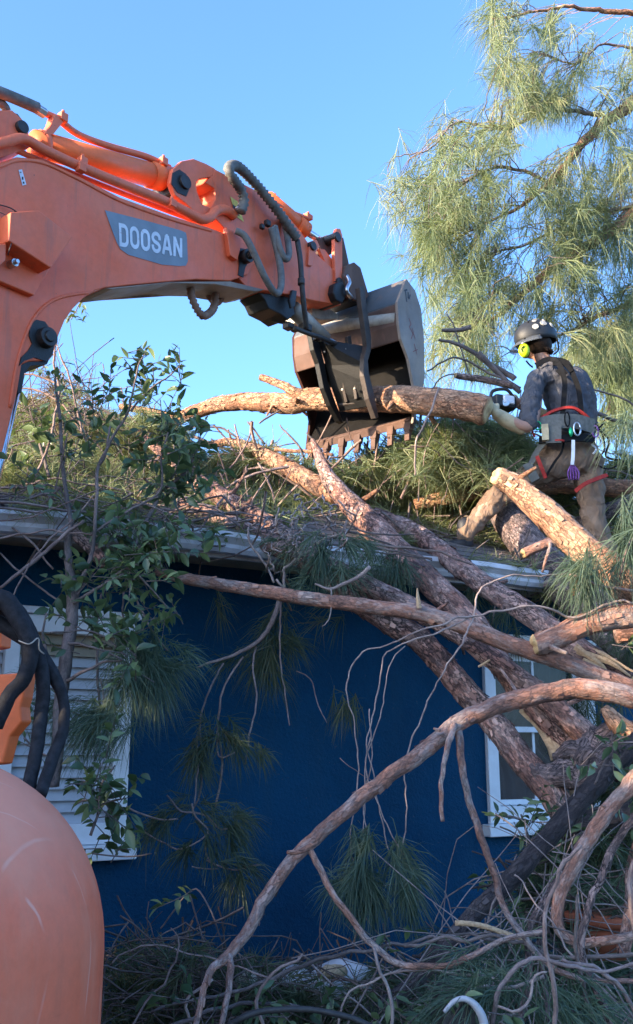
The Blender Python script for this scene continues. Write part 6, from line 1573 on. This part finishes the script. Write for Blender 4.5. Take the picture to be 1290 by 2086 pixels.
# helmet
hc = head + Vector((.0, 0, .045)); yaw = R(25)
m2 = MB()
vs, fs = [], []
m_, n_ = 32, 12
qy = Matrix.Rotation(yaw, 3, 'Z') @ Matrix.Rotation(R(-12), 3, 'Y')
for i in range(n_ + 1):
    a = (math.pi / 2 + .25) * i / n_
    for j in range(m_):
        b = 2 * math.pi * j / m_
        ridge = 1 + .035 * math.cos(b * 2) * math.sin(a) + .02 * max(0, math.cos(6 * b)) * math.sin(a)
        z = .118 * math.cos(a) + (-.012 if i == n_ else 0)
        vs.append(hc + qy @ Vector((.150 * math.sin(a) * math.cos(b) * ridge * -1, .122 * math.sin(a) * math.sin(b) * ridge, z)))
for i in range(n_):
    for j in range(m_): fs.append([i * m_ + j, (i + 1) * m_ + j, (i + 1) * m_ + (j + 1) % m_, i * m_ + (j + 1) % m_])
m2.add(vs, fs)
helmet = m2.build('helmet', 'helmet_black', person)
so = helmet.modifiers.new('solid', 'SOLIDIFY'); so.thickness = .008
def on_helm(a, b, r_=1.03): return hc + qy @ Vector((-.150 * math.sin(a) * math.cos(b) * r_, .122 * math.sin(a) * math.sin(b) * r_, .118 * math.cos(a) * r_)), (qy @ Vector((-math.sin(a) * math.cos(b), math.sin(a) * math.sin(b), math.cos(a)))).normalized()
for (a, b, rr) in ((.35, -1.6, .020), (1.05, -1.55, .024), (1.25, -1.05, .022), (1.2, -2.1, .021), (1.0, -2.55, .020), (.7, -2.0, .016), (.75, -1.1, .016)):
    c, nn = on_helm(a, b, 1.06)
    m3 = MB(); cyl(m3, c - nn * .004, c + nn * .003, rr, rr, 18); m3.build('sticker', 'sticker', helmet, smooth=False)
# vents as dark ridges
for b in (-2.5, -2.0, -1.2, -.7):
    pts = [(on_helm(a, b, 1.05)[0], .006) for a in (.3, .5, .7, .85)]
    v_, f_, b_ = tube(pts, 6); m3 = MB(); m3.add(v_, f_, b_); m3.build('vent_ridge', 'strap_black', helmet)
m3 = MB(); K = 14; vs = []
for i in range(K + 1):
    b = -1.15 + 2.3 * i / K
    for r_, z in ((1.02, .0), (1.38, -.045)):
        vs.append(hc + qy @ Vector((-.150 * math.cos(b) * r_, .125 * math.sin(b) * r_, -.02 + z)))
m3.add(vs, [[2 * i, 2 * i + 1, 2 * i + 3, 2 * i + 2] for i in range(K)])
o = m3.build('visor', 'visor_clear', helmet); o.modifiers.new('solid', 'SOLIDIFY').thickness = .003
# ear muff
ec = W(1068, 714, -.115)
m3 = MB(); v_, f_ = el(ec, .038, .030, .052, R(-10), 24, 14); m3.add(v_, f_); muff = m3.build('ear_muff', 'hi_vis', helmet)
m3 = MB(); v_, f_ = el(ec + Vector((.012, .028, 0)), .034, .018, .046, R(-10)); m3.add(v_, f_); m3.build('ear_cushion', 'strap_black', helmet)
m3 = MB(); v_, f_, b_ = tube(smooth_path([(ec + Vector((-.02, -.028, -.02)), .004), (ec + Vector((-.024, -.032, 0)), .004), (ec + Vector((-.005, -.034, .02)), .004)], .01), 5); m3.add(v_, f_, b_); m3.build('muff_groove', 'strap_black', helmet)
m3 = MB(); v_, f_, b_ = tube(smooth_path([(ec + Vector((0, -.01, .045)), .006), (ec + Vector((.01, 0, .09)), .006)], .02), 6); m3.add(v_, f_, b_); m3.build('muff_arm', 'strap_black', helmet)
for pts in ([(1072, 735, -.1), (1078, 742, -.08), (1085, 748, -.05)], [(1135, 690, -.1), (1138, 712, -.08), (1128, 722, -.08)]):
    m3 = MB(); v_, f_, b_ = tube(smooth_path([(W(*q), .006) for q in pts], .02), 6); m3.add(v_, f_, b_); m3.build('chin_strap', 'strap_black', helmet)
# harness: straps as flat bands lying on the shirt
def band(pts, wid, th, name, m, parent, dy=-.17):
    """pts (u,v,dy[,nx])"""
    q = smooth_path([(W(*p[:3]), 0) for p in pts], .02)
    mb = MB(); n = len(q); vs = []
    for i in range(n):
        a = q[max(0, i - 1)][0]; b = q[min(n - 1, i + 1)][0]; t_ = (b - a).normalized()
        out = (EYE - q[i][0]); out.z = 0; out.normalize()
        sd_ = t_.cross(out).normalized()
        for (x, y) in ((-1, 0), (1, 0), (1, 1), (-1, 1)): vs.append(q[i][0] + out * .004 + sd_ * x * wid / 2 + out * y * th)
    fs = [[0, 1, 2, 3], [4 * n - 1, 4 * n - 2, 4 * n - 3, 4 * n - 4]]
    for i in range(n - 1):
        for j in range(4): fs.append([4 * i + j, 4 * i + (j + 1) % 4, 4 * i + 4 + (j + 1) % 4, 4 * i + 4 + j])
    mb.add(vs, fs); o = mb.build(name, m, parent, smooth=False); recalc(o)
    return o
harness = band([(1096, 870, -.17), (1130, 862, -.19), (1175, 862, -.19), (1212, 872, -.14)], .10, .03, 'harness', 'strap_grey', person)
for pts, wd in (([(1092, 745, -.14), (1120, 732, -.13), (1140, 745, -.17), (1150, 775, -.185), (1150, 800, -.19), (1145, 862, -.20)], .034),
                ([(1128, 733, -.14), (1155, 740, -.15), (1168, 765, -.17), (1180, 800, -.16), (1186, 862, -.17)], .034),
                ([(1126, 742, -.155), (1150, 742, -.17), (1165, 758, -.175)], .03), ([(1138, 752, -.17), (1152, 765, -.18)], .05)):
    band(pts, wd, .01, 'shoulder_strap', 'strap_black', harness)
band([(1128, 868, -.20), (1128, 905, -.20)], .10, .03, 'pouch', 'strap_grey', harness)
band([(1110, 868, -.20), (1112, 900, -.20)], .045, .04, 'pouch', 'glove', harness)
band([(1098, 898, -.15), (1140, 895, -.21), (1180, 893, -.20), (1215, 897, -.12)], .05, .018, 'waist_belt', 'strap_black', harness)
band([(1100, 855, -.17), (1130, 838, -.19), (1165, 832, -.20), (1190, 845, -.17), (1205, 860, -.14)], .018, .02, 'red_strap', 'rope_red', harness)
band([(1112, 902, -.18), (1140, 898, -.225), (1150, 900, -.22)], .012, .02, 'red_strap', 'rope_red', harness)
band([(1082, 945, -.11), (1096, 918, -.13), (1112, 900, -.17)], .035, .012, 'leg_strap', 'strap_grey', harness)
band([(1074, 945, -.10), (1082, 962, -.115), (1092, 980, -.11)], .06, .015, 'leg_pad', 'strap_grey', harness)
band([(1094, 930, -.13), (1102, 950, -.135), (1112, 975, -.12)], .024, .012, 'leg_strap', 'rope_red', harness)
band([(1172, 1002, -.10), (1195, 985, -.12), (1238, 968, -.06)], .026, .012, 'leg_strap', 'rope_red', harness)
band([(1112, 972, -.12), (1128, 945, -.15), (1145, 920, -.17), (1150, 890, -.2)], .014, .012, 'leg_strap', 'strap_black', harness)
def ringtube(c, r1, r2, name, m, parent, rad=.005, n=16):
    pts = [(c + Vector((r1 * math.cos(i * 2 * math.pi / n), -.01, r2 * math.sin(i * 2 * math.pi / n))), rad) for i in range(n + 1)]
    v_, f_, b_ = tube(pts, 6); mb = MB(); mb.add(v_, f_, b_); return mb.build(name, m, parent)
ringtube(W(1175, 875, -.24), .022, .045, 'carabiner', 'steel', harness, .006)
ringtube(W(1095, 868, -.22), .022, .028, 'carabiner', 'green_metal', harness, .006)
ringtube(W(1155, 855, -.24), .016, .05, 'carabiner', 'strap_black', harness, .005)
ringtube(W(1212, 880, -.16), .02, .04, 'carabiner', 'rope_purple', harness, .006)
ringtube(W(1218, 900, -.16), .018, .035, 'carabiner', 'steel', harness, .005)
m3 = MB(); v_, f_ = el(W(1163, 880, -.25), .014, .012, .032); m3.add(v_, f_); m3.build('gate_sleeve', 'green_metal', harness)
band([(1168, 898, -.26), (1168, 925, -.26), (1166, 948, -.26)], .022, .014, 'lanyard', 'decal_white', harness)
for k in range(5):
    u0 = 1163 + k * 2.5
    m3 = MB(); v_, f_, b_ = tube(smooth_path([(W(1166, 945, -.26), .006), (W(u0 - 6 + k * 3, 962, -.25), .006), (W(u0 + 2 * k - 3, 978, -.24), .005)], .02), 5); m3.add(v_, f_, b_); m3.build('prusik_cord', 'rope_purple', harness)
for pts, m in (([(1205, 860, -.1), (1225, 880, -.12), (1232, 915, -.1), (1215, 935, -.1)], 'strap_black'), ([(1212, 870, -.1), (1240, 895, -.1), (1235, 930, -.1), (1270, 940, -.1), (1240, 955, -.08), (1222, 950, -.08)], 'strap_black'), ([(1205, 905, -.12), (1215, 915, -.13), (1208, 925, -.12)], 'decal_white'), ([(1200, 850, -.14), (1220, 870, -.14), (1230, 860, -.12)], 'strap_black'), ([(1078, 850, -.2), (1085, 880, -.2), (1090, 890, -.2)], 'rope_red')):
    m3 = MB(); v_, f_, b_ = tube(smooth_path([(W(*q), .007) for q in pts], .02), 6); m3.add(v_, f_, b_); m3.build('gear_loop', m, harness)
# small chainsaw in the hands
saw = thing('chainsaw', 'small top handle chainsaw held against the end of the gripped trunk', 'chainsaw', W(1018, 835, -.15))
m3 = MB(); c = W(1024, 822, -.12); box(m3, c, Vector((.075, .03, 0)), Vector((-.02, .05, 0)), Vector((0, 0, .045))); hard(m3, 'engine_case', 'black_steel', saw, .015, 3)
m3 = MB(); box(m3, c + Vector((.03, -.035, .01)), Vector((.04, .016, 0)), Vector((-.008, .02, 0)), Vector((0, 0, .03))); hard(m3, 'cover', 'decal_white', saw, .01, 3)
m3 = MB(); v_, f_, b_ = tube(smooth_path([(c + Vector((-.08, 0, .03)), .011), (c + Vector((-.06, 0, .09)), .012), (c + Vector((.03, 0, .10)), .012), (c + Vector((.08, .02, .05)), .011)], .02), 8); m3.add(v_, f_, b_); m3.build('top_handle', 'black_steel', saw)
m3 = MB(); d0 = c + Vector((-.07, .03, -.01)); box(m3, d0 + Vector((-.10, .10, -.02)), Vector((-.11, .11, -.02)), Vector((.002, .002, 0)), Vector((0, 0, .03))); hard(m3, 'guide_bar', 'steel', saw, .002)
m3 = MB(); cyl(m3, c + Vector((.01, -.05, -.015)), c + Vector((.01, -.062, -.015)), .028, .026, 18); hard(m3, 'starter_cover', 'steel', saw, .002)

# ------------------------------------------------------------------ small things at the bottom
t = thing('drain_pipe', 'white curved pipe rim half buried at the bottom of the brush', 'pipe', P(945, 2080, 3.1))
pts = [(905, 2062, 3.15, 7), (925, 2040, 3.15, 9), (948, 2035, 3.15, 11), (970, 2050, 3.15, 14), (985, 2080, 3.15, 16), (990, 2130, 3.15, 17)]
v_, f_, b_ = tube(smooth_path(px(pts), .01), 12); m3 = MB(); m3.add(v_, f_, b_); m3.build('rim', 'white_plastic', t)
m3 = MB(); q = [P(u, v, 3.2) for u, v, _, _ in pts] + [P(900, 2130, 3.2)]; m3.add(q + [p + Vector((0, .3, 0)) for p in q], [list(range(7))[::-1]] + [[i, (i + 1) % 7, (i + 1) % 7 + 7, i + 7] for i in range(7)]); recalc(m3.build('inside', 'rubber', t, smooth=False))
t = thing('flower_pot', 'terracotta pot half hidden in the brush at the lower right', 'pot', P(1225, 1940, 4.3))
m3 = MB()
c = P(1232, 1950, 4.3); v_, f_, b_ = tube([(c, .09), (c + Vector((0, 0, .10)), .125), (c + Vector((0, 0, .13)), .13)], 28); m3.add(v_, f_, b_); m3.build('bowl', 'terracotta', t)
m3 = MB(); v_, f_, b_ = tube([(c + Vector((0, 0, .128)), .145), (c + Vector((0, 0, .165)), .15)], 28); m3.add(v_, f_, b_); m3.build('rim', 'terracotta', t)
for k, (u, v, Y, s, lab, m) in enumerate([(520, 2000, 3.9, .05, 'pale stone block in the brush near bottom left of centre', 'beige_steel'), (600, 1998, 4.0, .06, 'white painted stone lying under the wall', 'white_plastic'), (675, 1980, 3.9, .035, 'small sawn wood offcut lying below the wall', 'raw_wood'), (690, 2005, 4.0, .11, 'flat grey rock under the arching branch', 'gutter_paint'), (480, 1985, 4.0, .04, 'round dark stone at the foot of the wall', 'black_steel')]):
    c = P(u, v, Y); v_, f_ = el(Vector((0, 0, 0)), s * 1.5, s, s * .8, random.random() * 3, 12, 8)
    vv = np.array([tuple(q) for q in v_]); vv = vv * (1 + .35 * wob(vv, 9 / s * .1, k)[:, None])
    m3 = MB(); m3.add([c + Vector(q) for q in vv], f_); tag(m3.build('stone' if m != 'raw_wood' else 'wood_offcut', m, None, c), lab, 'stone' if m != 'raw_wood' else 'wood')
